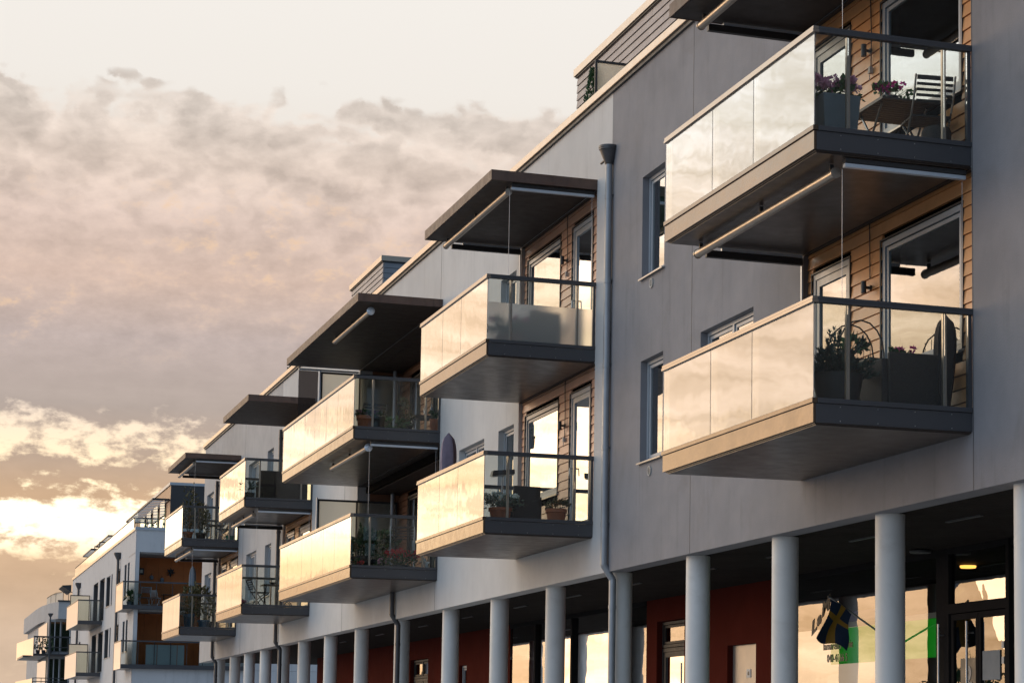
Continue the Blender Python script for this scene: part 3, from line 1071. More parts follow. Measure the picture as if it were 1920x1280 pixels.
# frosted privacy screens across the far end of the double balcony
for lv in (0, 1):
    f = FL if lv == 0 else FU
    zt = 7.26 if lv == 0 else 10.33
    y = 52.40 - .13
    s = MB()
    s.box(9.535, y - .02, f, 9.575, y + .02, zt)
    s.box(10.46, y - .02, f, 10.49, y + .02, zt - .045)
    s.box(11.42, y - .02, f, 11.46, y + .02, zt)
    s.box(9.576, y - .02, zt - .045, 11.419, y + .02, zt)
    s.box(9.576, y - .02, f, 11.419, y + .02, f + .04)
    sc = s.build('privacy_screen', 'frame_dark', B)
    MB().quad((9.576, y, f + .041), (10.459, y, f + .041), (10.459, y, zt - .046), (9.576, y, zt - .046)).build('pane', 'screen_glass', sc)
    MB().quad((10.491, y, f + .041), (11.419, y, f + .041), (11.419, y, zt - .046), (10.491, y, zt - .046)).build('pane', 'screen_glass', sc)
    MB().box(9.505, y - .035, f, 9.534, y + .01, zt + .03).build('edge_strip', 'awning_alu_pale', sc)
s = MB()
n = 24
for i in range(n):
    za, zb_ = 8.3 + (10.36 - 8.3) * i / n, 8.3 + (10.36 - 8.3) * (i + 1) / n
    s.quad((9.03, 52.44 + .01 * math.sin(i), za), (9.5, 52.44 + .01 * math.sin(i), za), (9.5, 52.44 + .01 * math.sin(i + 1), zb_), (9.03, 52.44 + .01 * math.sin(i + 1), zb_))
aw = s.build('shade_cloth', 'shade_mesh', B)
MB().box(9.03, 52.40, 10.37, XF - .02, 52.46, 10.41).build('guide_rail', 'awning_alu_pale', aw)

# downpipes
def downpipe(y, ztop, zbot, m, funnel=True, lab=None, jog=True):
    x = 10.43
    p = MB()
    pts = [(x, y, ztop), (x, y, SOF + .22), (x + .0, y, SOF + .1)]
    if jog:
        pts += [(x + .14, y - .02, SOF - .12), (x + .14, y - .02, zbot)]
    else:
        pts = [(x, y, ztop), (x, y, zbot)]
    p.path(pts, .056, 16)
    for z in [v for v in (10.1, 8.75, 7.4, 6.1, 4.9) if v < ztop]:
        p.tube((x, y, z), (x, y, z + .07), .062, 16)
    if jog:
        p.tube((x + .14, y - .02, 3.62), (x + .14, y - .02, 3.68), .062, 16)
        p.tube((x + .14, y - .02, 2.2), (x + .14, y - .02, 2.27), .062, 16)
    o = p.build('downpipe', m, B, smooth=True, label=lab)
    br = MB()
    for z in [v for v in (10.16, 8.80, 7.46, 6.14, 4.95) if v < ztop]:
        br.box(x + .05, y - .012, z - .015, XF, y + .012, z + .015)
        br.ball((x + .045, y - .07, z), .014, 1, 8, 5)
    br.build('bracket', 'pipe_dark', o)
    if funnel:
        fn = MB()
        fn.lathe([(.060, 0), (.068, .02), (.150, .225), (.160, .23), (.160, .25), (.168, .255), (.168, .29), (.160, .295), (.13, .27), (.03, .05)], (x, y, ztop), 26)
        fn.tube((x - .02, y + .03, ztop + .10), (x - .02, y + .34, ztop + .10), .022, 10)
        fn.build('funnel', 'pipe_dark', o, smooth=True)
    return o


downpipe(32.6, 10.66, 0.0, 'pipe_zinc', lab='zinc downpipe with dark rain funnel beside the second balconies')
downpipe(47.85, 4.79, 0.0, 'pipe_dark', False)
downpipe(63.25, 10.4, 0.0, 'pipe_dark', False)
downpipe(76.15, 10.3, 0.0, 'pipe_dark', False)

# pillars and arcade
for y in (12.9, 16.3, 19.6, 22.92, 26.07, 29.3, 32.78, 36.38, 40.06, 43.85, 48.35, 52.76, 56.7, 60.5, 63.8, 67.0, 70.15, 73.2, 76.65):
    p = MB()
    p.lathe([(.172, 0), (.172, SOF)], (10.78, y, 0), 40)
    p.build('pillar', 'pillar_paint', B, smooth=True)
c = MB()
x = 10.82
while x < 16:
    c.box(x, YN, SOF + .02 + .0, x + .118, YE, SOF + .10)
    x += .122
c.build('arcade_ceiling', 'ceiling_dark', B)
MB().box(XF + .001, 32.66, SOF + .001, 10.81, YE - .01, SOF + .3).build('edge_beam', 'plaster_light', B)
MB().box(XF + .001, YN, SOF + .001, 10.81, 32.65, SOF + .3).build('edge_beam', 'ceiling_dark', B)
for y in (22.6, 25.4, 28.3, 31.3, 34.8, 38.2, 41.8, 46.0, 50.2, 55.0, 59.8):
    MB().box(11.77, y, SOF + .002, 11.82, y + .9, SOF + .019).build('ceiling_light', 'fitting', B)
MB().lathe([(.14, 0), (.15, .01), (.15, .03), (.12, .035)], (13.2, 27.1, SOF - .03), 24).build('ceiling_light', 'fitting', B, smooth=True)
MB().lathe([(.001, 0), (.11, .004), (.12, .02), (.12, .04)], (14.9, 29.0, SOF - .045), 24).build('ceiling_light', 'lamp_glow', B, smooth=True,
                                                                    label='round ceiling lamp glowing yellow behind the shop glass')

XS = 13.5
# shopfront: mullions/glass between y ranges
def shopfront(y0, y1, cuts, ztop=4.13):
    m = MB()
    m.box(XS - .02, y0, ztop, XS + .10, y1, SOF + .019)
    m.box(XS - .02, y0, 0, XS + .10, y1, .25)
    for a, b in cuts:
        m.box(XS - .04, a, .251, XS + .10, b, ztop - .001)
    fo = m.build('shopfront', 'shop_frame', B)
    ed = [y0] + [v for c_ in cuts for v in c_] + [y1]
    for i in range(0, len(ed) - 1, 2):
        if ed[i + 1] - ed[i] > .05:
            MB().quad((XS + .03, ed[i], .25), (XS + .03, ed[i], ztop), (XS + .03, ed[i + 1], ztop), (XS + .03, ed[i + 1], .25)).build('pane', 'shop_glass', fo)
    return fo


shopfront(YN, 25.05, [(11.5, 11.62), (15, 15.12), (18.5, 18.62), (21.8, 21.92)])
sf = shopfront(26.82, 32.24, [(26.82, 27.15)])
shopfront(39.49, 49.17, [(41.31, 41.41), (44.18, 44.30), (45.24, 45.54), (46.95, 47.05)])
# entrance door with transom
mb = MB()
mb.box(XS - .05, 25.05, 0, XS + .05, 25.14, SOF + .015)
mb.box(XS - .05, 26.76, 0, XS + .05, 26.81, SOF + .015)
mb.box(XS - .05, 25.14, 3.33, XS + .05, 26.76, 3.46)
mb.box(XS - .05, 25.14, 4.14, XS + .05, 26.76, SOF + .015)
ent = mb.build('shop_entrance', 'shop_frame', B)
MB().quad((XS, 25.14, 3.46), (XS, 25.14, 4.14), (XS, 26.76, 4.14), (XS, 26.76, 3.46)).build('pane', 'shop_glass', ent)
dl = MB()
for y0, y1 in ((25.16, 25.95), (25.96, 26.74)):
    dl.box(XS - .02, y0, .02, XS + .03, y0 + .07, 3.32)
    dl.box(XS - .02, y1 - .07, .02, XS + .03, y1, 3.32)
    dl.box(XS - .02, y0 + .071, 3.24, XS + .03, y1 - .071, 3.32)
    dl.box(XS - .02, y0 + .071, .02, XS + .03, y1 - .071, .2)
dl.build('door_leaf', 'shop_frame', ent)
MB().quad((XS + .002, 25.23, .2), (XS + .002, 25.23, 3.24), (XS + .002, 25.88, 3.24), (XS + .002, 25.88, .2)).build('pane', 'shop_glass', ent)
MB().quad((XS + .002, 26.03, .2), (XS + .002, 26.03, 3.24), (XS + .002, 26.67, 3.24), (XS + .002, 26.67, .2)).build('pane', 'shop_glass', ent)
for y in (26.09, 26.92):
    h = MB()
    h.tube((XS - .12, y, 1.2), (XS - .12, y, 3.20), .018, 12)
    h.tube((XS - .12, y, 3.05), (XS - .02, y, 3.05), .012, 8)
    h.tube((XS - .12, y, 1.4), (XS - .02, y, 1.4), .012, 8)
    h.build('handle', 'alu', ent, smooth=True)
# number plate and stickers on the door glass
MB().box(XS - .012, 25.97, 2.30, XS - .004, 26.48, 2.72).build('number_plate', 'lamp_black', ent)
MB().box(XS - .012, 25.37, 2.42, XS - .004, 25.85, 2.80).build('notice', 'planter_grey', ent)
st = MB()
for z in (2.82, 2.62):
    st.box(XS - .010, 25.27, z, XS - .004, 25.33, z + .09)
st.build('sticker', 'white_board', ent)


def text(body, size, mt, parent, m, name='lettering', extrude=.002, shear=0.0, bold=0.0, sx_=1.0):
    cu = bpy.data.curves.new('lettering', 'FONT')
    cu.body = body
    cu.size = size
    cu.extrude = extrude
    cu.shear = shear
    cu.offset = bold
    to = bpy.data.objects.new('tmp_text', cu)
    COL.objects.link(to)
    bpy.context.view_layer.update()
    me = bpy.data.meshes.new_from_object(to.evaluated_get(bpy.context.evaluated_depsgraph_get()))
    bpy.data.objects.remove(to)
    bpy.data.curves.remove(cu)
    og = ORG[parent.name]
    me.transform(Matrix.Translation(-og) @ m @ Matrix.Diagonal((sx_, 1, 1, 1)))
    me.materials.clear()
    me.materials.append(MATS[mt])
    o = bpy.data.objects.new(name, me)
    link(o)
    o.parent = parent
    ORG[o.name] = og
    return o


def on_shop(y, z, roll=0.0, x=XS + .026):
    """text plane facing -X: local x runs towards -Y"""
    return Matrix.Translation((x, y, z)) @ Matrix(((0, 0, -1, 0), (-1, 0, 0, 0), (0, 1, 0, 0), (0, 0, 0, 1))) @ Matrix.Rotation(roll, 4, 'Z')


for ch_, y_, z_, sz in (('L', 31.64, 3.24, .26), ('a', 31.42, 3.37, .24), ('M', 31.24, 3.50, .26)):
    text(ch_, sz, 'letter_dark', sf, on_shop(y_, z_, R_(24)), shear=.4, bold=.010, name='script_lettering', sx_=1.7)
text('lamarello', .165, 'letter_dark', sf, on_shop(31.17, 3.0), sx_=1.12, bold=.003)
text('nnie', .165, 'letter_dark', sf, on_shop(30.33, 3.01), sx_=.95, bold=.003)
text('040-41 66 5', .165, 'letter_dark', sf, on_shop(31.02, 2.81), sx_=.95, bold=.003)
text('2', .36, 'letter_grey', ent, on_shop(26.34, 2.36, 0, XS - .016), sx_=1.1, bold=.012)

# inside the shop
MB().box(XS + .16, 27.20, 2.78, XS + .18, 31.18, 3.32).build('green_banner', 'green_glow_board', B, label='green banner with an added glow inside the shop window')
MB().box(XS + .15, 27.20, 3.325, XS + .17, 31.18, 3.40).build('banner_stripe', 'white_board', B)
MB().box(XS + .16, 29.52, 3.405, XS + .18, 31.13, 3.56).build('banner_stripe', 'purple_board', B)
MB().box(XS + 2.3, YN, 0, XS + 2.32, 34, 4.3).build('shop_back_wall', 'interior_dark', B)
MB().box(XS + 2.0, 39.29, 0, XS + 2.02, 49, 4.3).build('shop_back_wall', 'interior_dark', B)
for y in (40.50, 42.32, 44.73):
    MB().box(XS + .5, y, 2.7, XS + .52, y + .5, 3.35).build('shop_poster', 'curtain_pale', B)
cm = MB()
for i in range(60):
    y = 42.62 + i * .05
    cm.quad((XS + .35 + .04 * math.sin(i * 1.6), y, .2), (XS + .35 + .04 * math.sin(i * 1.6), y, 3.9),
            (XS + .35 + .04 * math.sin(i * 1.6 + 1.6), y + .05, 3.9), (XS + .35 + .04 * math.sin(i * 1.6 + 1.6), y + .05, .2))
cm.build('shop_curtain', 'bamboo_mat', B)
for y, z in ((43.73, 3.8), (43.32, 3.8), (46.55, 3.75), (41.51, 3.4)):
    MB().ball((XS + .28, y, z), .04, .5, 10, 6).build('spot_lamp', 'lamp_warm', B, smooth=True)
# red rendered stretches
def red(y0, y1, ops):
    mb = wall_grid(y0, y1, 0, SOF + .018, ops, XS, lambda o: .22)
    return mb.build('red_wall', 'red_wall', B)


red(32.24, 39.49, [(33.90, 35.21, 0, 3.22, 'd'), (37.38, 38.89, 0, 3.80, 'd')])
red(49.17, 73.30, [(53.20, 53.95, 2.2, 3.42, 'd'), (57.33, 59.44, 0, 3.72, 'd')])
MB().box(XS + .001, 73.04, 0, 24, 73.29, SOF + .1).build('passage_wall', 'red_wall', B)
mb = MB()
mb.box(XS + .10, 33.91, 0, XS + .14, 35.20, 3.215)
cab = mb.build('metal_door', 'sill_metal', B, label='plain metal service door in the red wall')
MB().box(XS + .088, 34.36, 2.66, XS + .099, 34.54, 2.80).build('door_sign', 'paint_white', cab)
MB().box(XS + .084, 34.41, 2.70, XS + .0875, 34.48, 2.76).build('sign_mark', 'lamp_black', cab)
d = door(37.40, 38.87, 0.02, 3.30, XS + .1, fm='frame_dark', pane='shop_glass')
MB().tube((XS + .02, 37.58, 1.2), (XS + .02, 37.58, 3.0), .018, 10).build('handle', 'alu', d, smooth=True)
window(37.40, 38.87, 3.31, 3.79, x=XS, depth=.1, sill=False, fm='frame_dark', pane='shop_glass')
d = door(57.35, 58.38, 0.02, 3.2, XS + .1, fm='frame_dark', pane='shop_glass')
d = door(58.39, 59.42, 0.02, 3.2, XS + .1, fm='frame_dark', pane='shop_glass')
window(57.35, 59.42, 3.21, 3.71, x=XS, depth=.1, sill=False, fm='frame_dark', pane='shop_glass', mull=2)
window(53.22, 53.93, 2.22, 3.41, x=XS, depth=.08, sill=False, fm='frame_grey')

# roof storeys, set back
def penthouse(y0, y1, x, ztop, m_front, m_end):
    p = MB()
    p.box(x + .03, y0 + .03, ROOF + .06, 22, y1 - .03, ztop - .2)
    ph = p.build('penthouse', 'interior_dark', B)
    q = MB()
    z = ROOF + .1
    pt = .148
    while z < ztop - .18:
        t = min(z + pt, ztop - .17)
        y = y0
        while y < y1:
            L = min(random.uniform(2.2, 3.6), y1 - y)
            q.hexa([(x - .012, y + .003, z + .010), (x + .03, y + .003, z + .006), (x + .03, y + L - .003, z + .006), (x - .012, y + L - .003, z + .006),
                    (x + .004, y + .003, t - .006), (x + .03, y + .003, t - .006), (x + .03, y + L - .003, t - .006), (x + .004, y + L - .003, t - .006)])
            y += L
        z = t
    q.build('front_siding', m_front, ph)
    for yy, sg in ((y0, 1), (y1, -1)):
        q = MB()
        z = ROOF + .1
        while z < ztop - .18:
            t = min(z + pt, ztop - .17)
            xx = x + .032
            while xx < 22:
                L = min(random.uniform(.9, 1.5), 22 - xx)
                q.box(xx + .003, min(yy, yy + sg * .028), z + .006, xx + L - .003, max(yy, yy + sg * .028), t - .006)
                xx += L
            z = t
        q.build('end_siding', m_end, ph)
    MB().box(x - .03, y0 - .03, ztop - .175, 22, y1 + .03, ztop - .145).build('coping', 'joint_shade_dark', ph)  # dark strip stands in for the shadow below the metal
    MB().box(x - .06, y0 - .06, ztop - .143, 22, y1 + .06, ztop).build('coping', 'coping_metal', ph)
    return ph


penthouse(14.0, 39.9, 12.1, 14.50, 'siding_grey', 'siding_slate')
penthouse(57.6, 61.85, 12.1, 14.48, 'siding_grey', 'siding_slate')
s = MB()
s.box(11.40, 36.5, ROOF + .2, 11.44, 36.54, 13.62)
s.box(11.441, 36.5, 13.58, 12.08, 36.54, 13.62)
s.box(12.04, 36.5, ROOF + .2, 12.08, 36.54, 13.579)
rs = s.build('roof_screen', 'frame_dark', B, label='frosted screen on the roof terrace')
MB().quad((11.441, 36.52, ROOF + .2), (12.039, 36.52, ROOF + .2), (12.039, 36.52, 13.579), (11.441, 36.52, 13.579)).build('pane', 'screen_glass', rs)
MB().box(XF + .5, 20, ROOF + .051, 12.06, 39, ROOF + .08).build('terrace_deck', 'slab_under', B)

# ================================================================== FAR BUILDING
FX = 11.04
FB = thing('apartment_building', 'pale apartment block beyond the gap, with an orange walled corner loggia and roof pergolas', 'building',
           (FX, 125, 0), world=True)
fo_ops = []
for a, b in ((110.5, 111.45), (112.0, 113.0), (115.0, 116.9), (119.1, 119.75), (120.3, 122.5), (138.0, 139.2), (140.5, 141.5)):
    fo_ops += [(a, b, 5.70, 7.24, 'win'), (a, b, 8.45, 10.06, 'win')]
for a, b in ((123.5, 126.4), (127.4, 130.3)):
    fo_ops += [(a, b, 5.05, 7.24, 'win'), (a, b, 7.84, 10.16, 'win')]
w = wall_grid(107.99, 145.5, 0, 11.42, fo_ops, FX, lambda o: .22)
w.build('facade_wall', 'plaster_white', FB)
for o in fo_ops:
    f = MB()
    f.box(FX + .17, o[0], o[2], FX + .22, o[0] + .07, o[3])
    f.box(FX + .03, o[1] - .03, o[2], FX + .22, o[1] - .002, o[3])
    f.box(FX + .17, o[0] + .071, o[3] - .06, FX + .22, o[1] - .031, o[3])
    f.box(FX + .17, o[0] + .071, o[2], FX + .22, o[1] - .031, o[2] + .06)
    fo = f.build('window', 'frame_dark', FB)
    MB().quad((FX + .20, o[0] + .05, o[2]), (FX + .20, o[0] + .05, o[3]), (FX + .20, o[1] - .03, o[3]), (FX + .20, o[1] - .03, o[2])).build('pane', 'window_glass', fo)
    MB().box(FX - .04, o[0] - .02, o[2] - .03, FX + .12, o[1] + .02, o[2] - .003).build('sill', 'sill_metal', fo)
MB().box(FX + .35, 111.2, 0, 30, 145.4, 11.3).build('core_wall', 'interior_dark', FB)
# end wall facing the gap: lower wall, jambs and parapet around the open loggias
e = MB()
e.box(FX + .01, 108.0, 0, 30, 108.25, 4.79)
e.box(FX + .001, 108.0, 10.36, 30, 108.25, 11.42)
e.box(FX + .001, 108.0, 4.80, FX + .19, 110.6, 10.359)
e.box(16.6, 108.0, 4.80, 30, 108.25, 10.359)
e.build('end_wall', 'plaster_white', FB)
e = MB()
e.box(FX - .01, 108.251, 10.3, 17, 111, 10.359)
e.box(FX + .2, 108.251, 7.55, 17, 111, 7.62)
e.build('loggia_ceiling', 'plaster_mid', FB)
for z0, z1 in ((4.82, 7.55), (7.64, 10.3)):
    o = MB()
    x = FX + .19
    while x < 16.6:
        o.box(x + .004, 110.6, z0, x + .60, 110.64, z1)
        x += .604
    ow = o.build('orange_panel_wall', 'orange_wall', FB, label='orange panelled back wall of the corner loggia')
MB().box(14.24, 108.3, 4.9, 16.6, 108.5, 7.5).build('side_wall', 'plaster_white', FB)
# coping and glass roof balustrade
MB().box(FX - .05, 107.95, 11.42, 30, 108.3, 11.56).build('coping', 'frame_grey', FB)
MB().box(FX - .05, 108.301, 11.42, FX + .3, 145.6, 11.56).build('coping', 'coping_metal', FB)
for i in range(9):
    MB().box(FX + .10, 110.2 + i * 3.9, 11.6, FX + .115, 110.15 + (i + 1) * 3.9, 12.16).build('glass_panel', 'front_glass', FB)
r = MB()
r.box(FX + .08, 110.1, 12.17, FX + .14, 145.3, 12.21)
r.box(FX + .15, 110.1, 12.17, 15, 110.14, 12.21)
for x in (FX + .1, 11.75, 12.5, 13.2):
    r.box(x, 110.1, 11.56, x + .035, 110.13, 12.17)
rl = r.build('roof_railing', 'frame_dark', FB)
MB().box(FX + .15, 110.11, 11.6, 14, 110.12, 12.16).build('glass_panel', 'side_glass', FB)
# roof storeys and slatted sunshades
for (y0, y1, zt) in ((109.8, 124.6, 13.98), (124.8, 134.3, 13.55)):
    MB().box(12.80, y0, 11.5, 22, y1, zt - .14).build('roof_storey', 'wood_brown', FB)
    MB().box(12.74, y0 - .08, zt - .138, 22, y1 + .05, zt).build('roof_edge', 'frame_grey', FB)
MB().box(12.79, 109.70, 11.5, 22, 109.79, 13.83).build('roof_storey_end', 'frame_dark', FB)
for i in range(4):
    MB().box(12.72, 111.5 + i * 3, 11.6, 12.78, 113.4 + i * 3, 13.3).build('window', 'window_glass', FB)


def pergola(y0, y1, x0, x1, z, n):
    p = MB()
    p.box(x0, y0, z - .06, x1, y0 + .08, z + .04)
    p.box(x0, y1 - .08, z - .06, x1, y1, z + .04)
    for x in (x0, x1 - .04):
        p.box(x, y0 + .081, z - .05, x + .04, y1 - .081, z + .03)
    pg = p.build('pergola', 'frame_dark', FB)
    for i in range(n):
        y = y0 + .3 + (y1 - y0 - .5) * i / (n - 1)
        MB().hexa([(x0 + .05, y, z - .03), (x1 - .05, y, z - .03), (x1 - .05, y + .13, z + .03), (x0 + .05, y + .13, z + .03),
                   (x0 + .05, y, z - .015), (x1 - .05, y, z - .015), (x1 - .05, y + .13, z + .045), (x0 + .05, y + .13, z + .045)]
                  ).build('slat', 'sill_metal', pg)
    return pg


pergola(110.0, 122.5, 11.95, 12.78, 13.15, 16)
pergola(131.0, 139.0, 11.8, 12.7, 13.1, 9)
pergola(141.0, 147.0, 11.7, 12.5, 13.1, 7)
MB().box(11.9, 133.0, 11.56, 12.7, 133.1, 12.95).build('terrace_divider', 'plaster_white', FB)
for y in (127.2 + 9, 133.0):
    q = MB()
    q.box(11.5, y, 11.56, 11.55, y + .05, 12.9)
    q.box(11.551, y, 12.85, 12.6, y + .05, 12.9)
    q.build('terrace_frame', 'frame_dark', FB)
for y, zb_ in ((115.2, 0), (139.3, 0)):
    p = MB()
    p.path([(FX - .12, y, 10.45), (FX - .12, y, zb_)], .07, 12)
    p.lathe([(.07, 10.44), (.08, 10.5), (.22, 10.78), (.22, 10.86), (.05, 10.86)], (FX - .12, y, 0), 16)
    p.build('downpipe', 'pipe_dark', FB, smooth=True)


def far_balcony(x0, x1, y0, y1, zb, side='A', screen=None, mt='front_glass'):
    s_ = MB()
    s_.box(x0 + .04, y0 + .04, zb, x1, y1, zb + .16)
    bl = s_.build('balcony', 'slab_under', FB)
    MB().box(x0, y0, zb - .01, x0 + .03, y1, zb + 1.28).build('glass_panel', mt, bl)
    zt = zb + .17
    c_ = MB()
    c_.box(x0 + .031, y0 - .01, zb + .0, x1, y0 + .03, zb + .2)
    c_.build('side_fascia', 'charcoal', bl)
    n = max(2, int((x1 - x0) / .75))
    for i in range(n):
        xa = x0 + .04 + (x1 - x0 - .04) * i / n
        xb = x0 + .04 + (x1 - x0 - .04) * (i + 1) / n
        MB().box(xa + .012, y0 + .005, zt + .03, xb - .012, y0 + .017, zb + 1.26).build('glass_panel', 'side_glass', bl)
        MB().box(xb - .012, y0, zt + .03, xb + .018, y0 + .04, zb + 1.26).build('post', 'frame_dark', bl)
    h_ = MB()
    h_.box(x0 - .02, y0 - .03, zb + 1.27, x1, y0 + .04, zb + 1.34)
    h_.box(x0 - .02, y0 + .041, zb + 1.29, x0 + .045, y1, zb + 1.33)
    h_.build('handrail', 'charcoal', bl)
    return bl


far_balcony(10.48, 16.6, 107.75, 111.0, 7.60)
fb_lo = far_balcony(10.48, 16.6, 107.75, 111.0, 4.78)
ws = MB()
for x0, x1 in ((11.65, 12.16), (12.19, 13.10), (13.13, 13.45)):
    ws.box(x0, 107.80, 4.98, x1, 107.815, 5.93)
ws.build('wind_screen', 'pale_screen', fb_lo, label='pale blue wind screens inside the lower corner balcony')
for zb in (4.80, 7.62):
    bl = far_balcony(9.74, FX, 124.2, 132.0, zb)
    s_ = MB()
    s_.box(9.9, 132.0, zb + .1, 9.94, 132.04, zb + 2.05)
    s_.box(FX - .08, 132.0, zb + .1, FX - .04, 132.04, zb + 2.05)
    s_.box(9.941, 132.0, zb + 2.0, FX - .081, 132.04, zb + 2.05)
    sc = s_.build('privacy_screen', 'frame_dark', bl)
    MB().quad((9.941, 132.02, zb + .2), (FX - .081, 132.02, zb + .2), (FX - .081, 132.02, zb + 1.999), (9.941, 132.02, zb + 1.999)).build('pane', 'screen_glass', bl)
MB().lathe([(.0, 0), (.10, .12), (.13, .35), (.10, .75), (.02, 1.1)], (9.95, 131.3, 4.98), 10).build('parasol_cover', 'cover_dark', FB)

# ================================================================== FARTHEST BUILDING
DB = thing('apartment_building', 'farthest small block at the left edge with a rounded roof parapet', 'building', (14, 178, 0), world=True)
d = MB()
pts = [(12.08, 172), (11.6, 175), (11.3, 179), (11.2, 184), (11.2, 200), (24, 200), (24, 172)]
for z0, z1, m, nme in ((10.30, 11.58, 'plaster_mid', 'parapet'), (0, 4.6, 'plaster_mid', 'ground_storey')):
    d = MB()
    n = len(pts)
    d.add([(x, y, z0) for x, y in pts] + [(x, y, z1) for x, y in pts],
          [(i, (i + 1) % n, n + (i + 1) % n, n + i) for i in range(n)] + [tuple(range(n - 1, -1, -1)), tuple(range(n, 2 * n))])
    d.build(nme, m, DB)
MB().box(11.5, 173, 4.6, 24, 199, 10.3).build('wall', 'plaster_mid', DB)
MB().box(12.0, 171.9, 11.585, 24, 172.1, 11.7).build('coping', 'frame_dark', DB)
for z in (7.9, 5.1):
    MB().box(11.44, 174, z, 11.49, 184, z + 2.2).build('window', 'window_glass', DB)
    for x0, x1 in ((11.6, 11.9), (12.0, 12.3), (12.45, 13.0)):
        f = MB().box(x0, 172.9, z, x1, 172.99, z + 2.2).build('window', 'window_glass', DB)
        MB().box(x1, 172.88, z, x1 + .06, 172.98, z + 2.2).build('window_post', 'plaster_white', DB)
r = MB()
rp = [(12.41, 172.3), (12.0, 174), (11.85, 177), (11.8, 181)]
for (xa, ya), (xb, yb) in zip(rp[:-1], rp[1:]):
    r.bar((xa, ya, 12.34), (xb, yb, 12.34), .05, .05)
    r.bar((xa, ya, 11.6), (xa, ya, 12.34), .04, .04)
r.bar((12.41, 172.3, 12.34), (16, 172.3, 12.34), .05, .05)
for x in (12.8, 13.2, 13.6):
    r.bar((x, 172.3, 11.6), (x, 172.3, 12.34), .04, .04)
r.build('roof_railing', 'frame_dark', DB)
for (xa, ya), (xb, yb) in zip(rp[:-1], rp[1:]):
    MB().quad((xa, ya, 11.62), (xb, yb, 11.62), (xb, yb, 12.3), (xa, ya, 12.3)).build('glass_panel', 'frost_glass', DB)
MB().hexa([(12.45, 174, 12.9), (13.1, 174, 12.45), (13.1, 178, 12.45), (12.45, 178, 12.9), (12.45, 174, 12.95), (13.1, 174, 13.0), (13.1, 178, 13.0), (12.45, 178, 12.95)]
          ).build('sunshade', 'frame_dark', DB)
p = MB()
p.path([(11.52, 172, 10.4), (11.52, 172, 0)], .06, 10)
p.lathe([(.06, 10.4), (.2, 10.62), (.2, 10.68), (.05, 10.68)], (11.52, 172, 0), 14)
p.build('downpipe', 'pipe_dark', DB, smooth=True)
for zb, dx in ((7.5, 0), (4.45, 0)):
    s_ = MB()
    s_.box(10.38, 172.0, zb, 14, 176, zb + .15)
    s_.box(9.85, 175.9, zb, 14, 184, zb + .15)
    bl = s_.build('balcony', 'slab_under', DB)
    gp = MB()
    gp.hexa([(10.36, 171.95, zb), (10.38, 171.95, zb), (9.85, 184, zb), (9.82, 184, zb), (10.36, 171.95, zb + 1.35), (10.38, 171.95, zb + 1.35), (9.85, 184, zb + 1.35), (9.82, 184, zb + 1.35)])
    gp.build('glass_panel', 'front_glass', bl)
    h_ = MB()
    for zz in ((1.42, 1.36, .62, .1) if zb > 5 else (1.36, 1.1, .85, .6)):
        h_.box(10.38, 171.95, zb + zz, 14, 172.0, zb + zz + .06)
    for i in range(6):
        h_.box(10.4 + i * .6, 171.96, zb + .15, 10.44 + i * .6, 171.99, zb + 1.36)
    h_.build('railing', 'frame_dark', bl)
for i, (x, h) in enumerate(((10.75, .85), (11.15, .95), (11.6, 1.1))):
    t_ = thing('potted_conifer', ['short clipped conifer at the left end of the far balcony', 'middle clipped conifer on the far balcony rail',
                                  'tallest clipped conifer beside the far downpipe'][i], 'plant', (x, 172.6, 7.65), group='conifers on the farthest balcony')
    m_ = MB().lathe([(.12, 0), (.16, .3), (.14, .3)], (0, 0, 0), 12).build('pot', 'pot_dark', t_)
    m_ = MB()
    for _ in range(90):
        z = random.random() ** 1.3
        r_ = .24 * (1 - z) + .03
        th = random.uniform(0, 6.28)
        m_.leaf((r_ * math.cos(th), r_ * math.sin(th), .3 + z * h), (math.cos(th), math.sin(th), 1.2), .10, .16)
    m_.build('foliage', 'leaf_dark', t_)


# ================================================================== THINGS ON THE BALCONIES
def pot_mesh(r, h, rim=True, taper=.72):
    p = MB()
    pr = [(r * taper * .9, 0), (r * taper, .004)]
    if rim:
        pr += [(r * .90, h * .78), (r * .92, h * .79), (r * 1.0, h * .80), (r * 1.0, h), (r * .9, h), (r * .86, h * .9)]
    else:
        pr += [(r, h), (r * .92, h), (r * .88, h * .9)]
    p.lathe(pr, (0, 0, 0), 28)
    return p


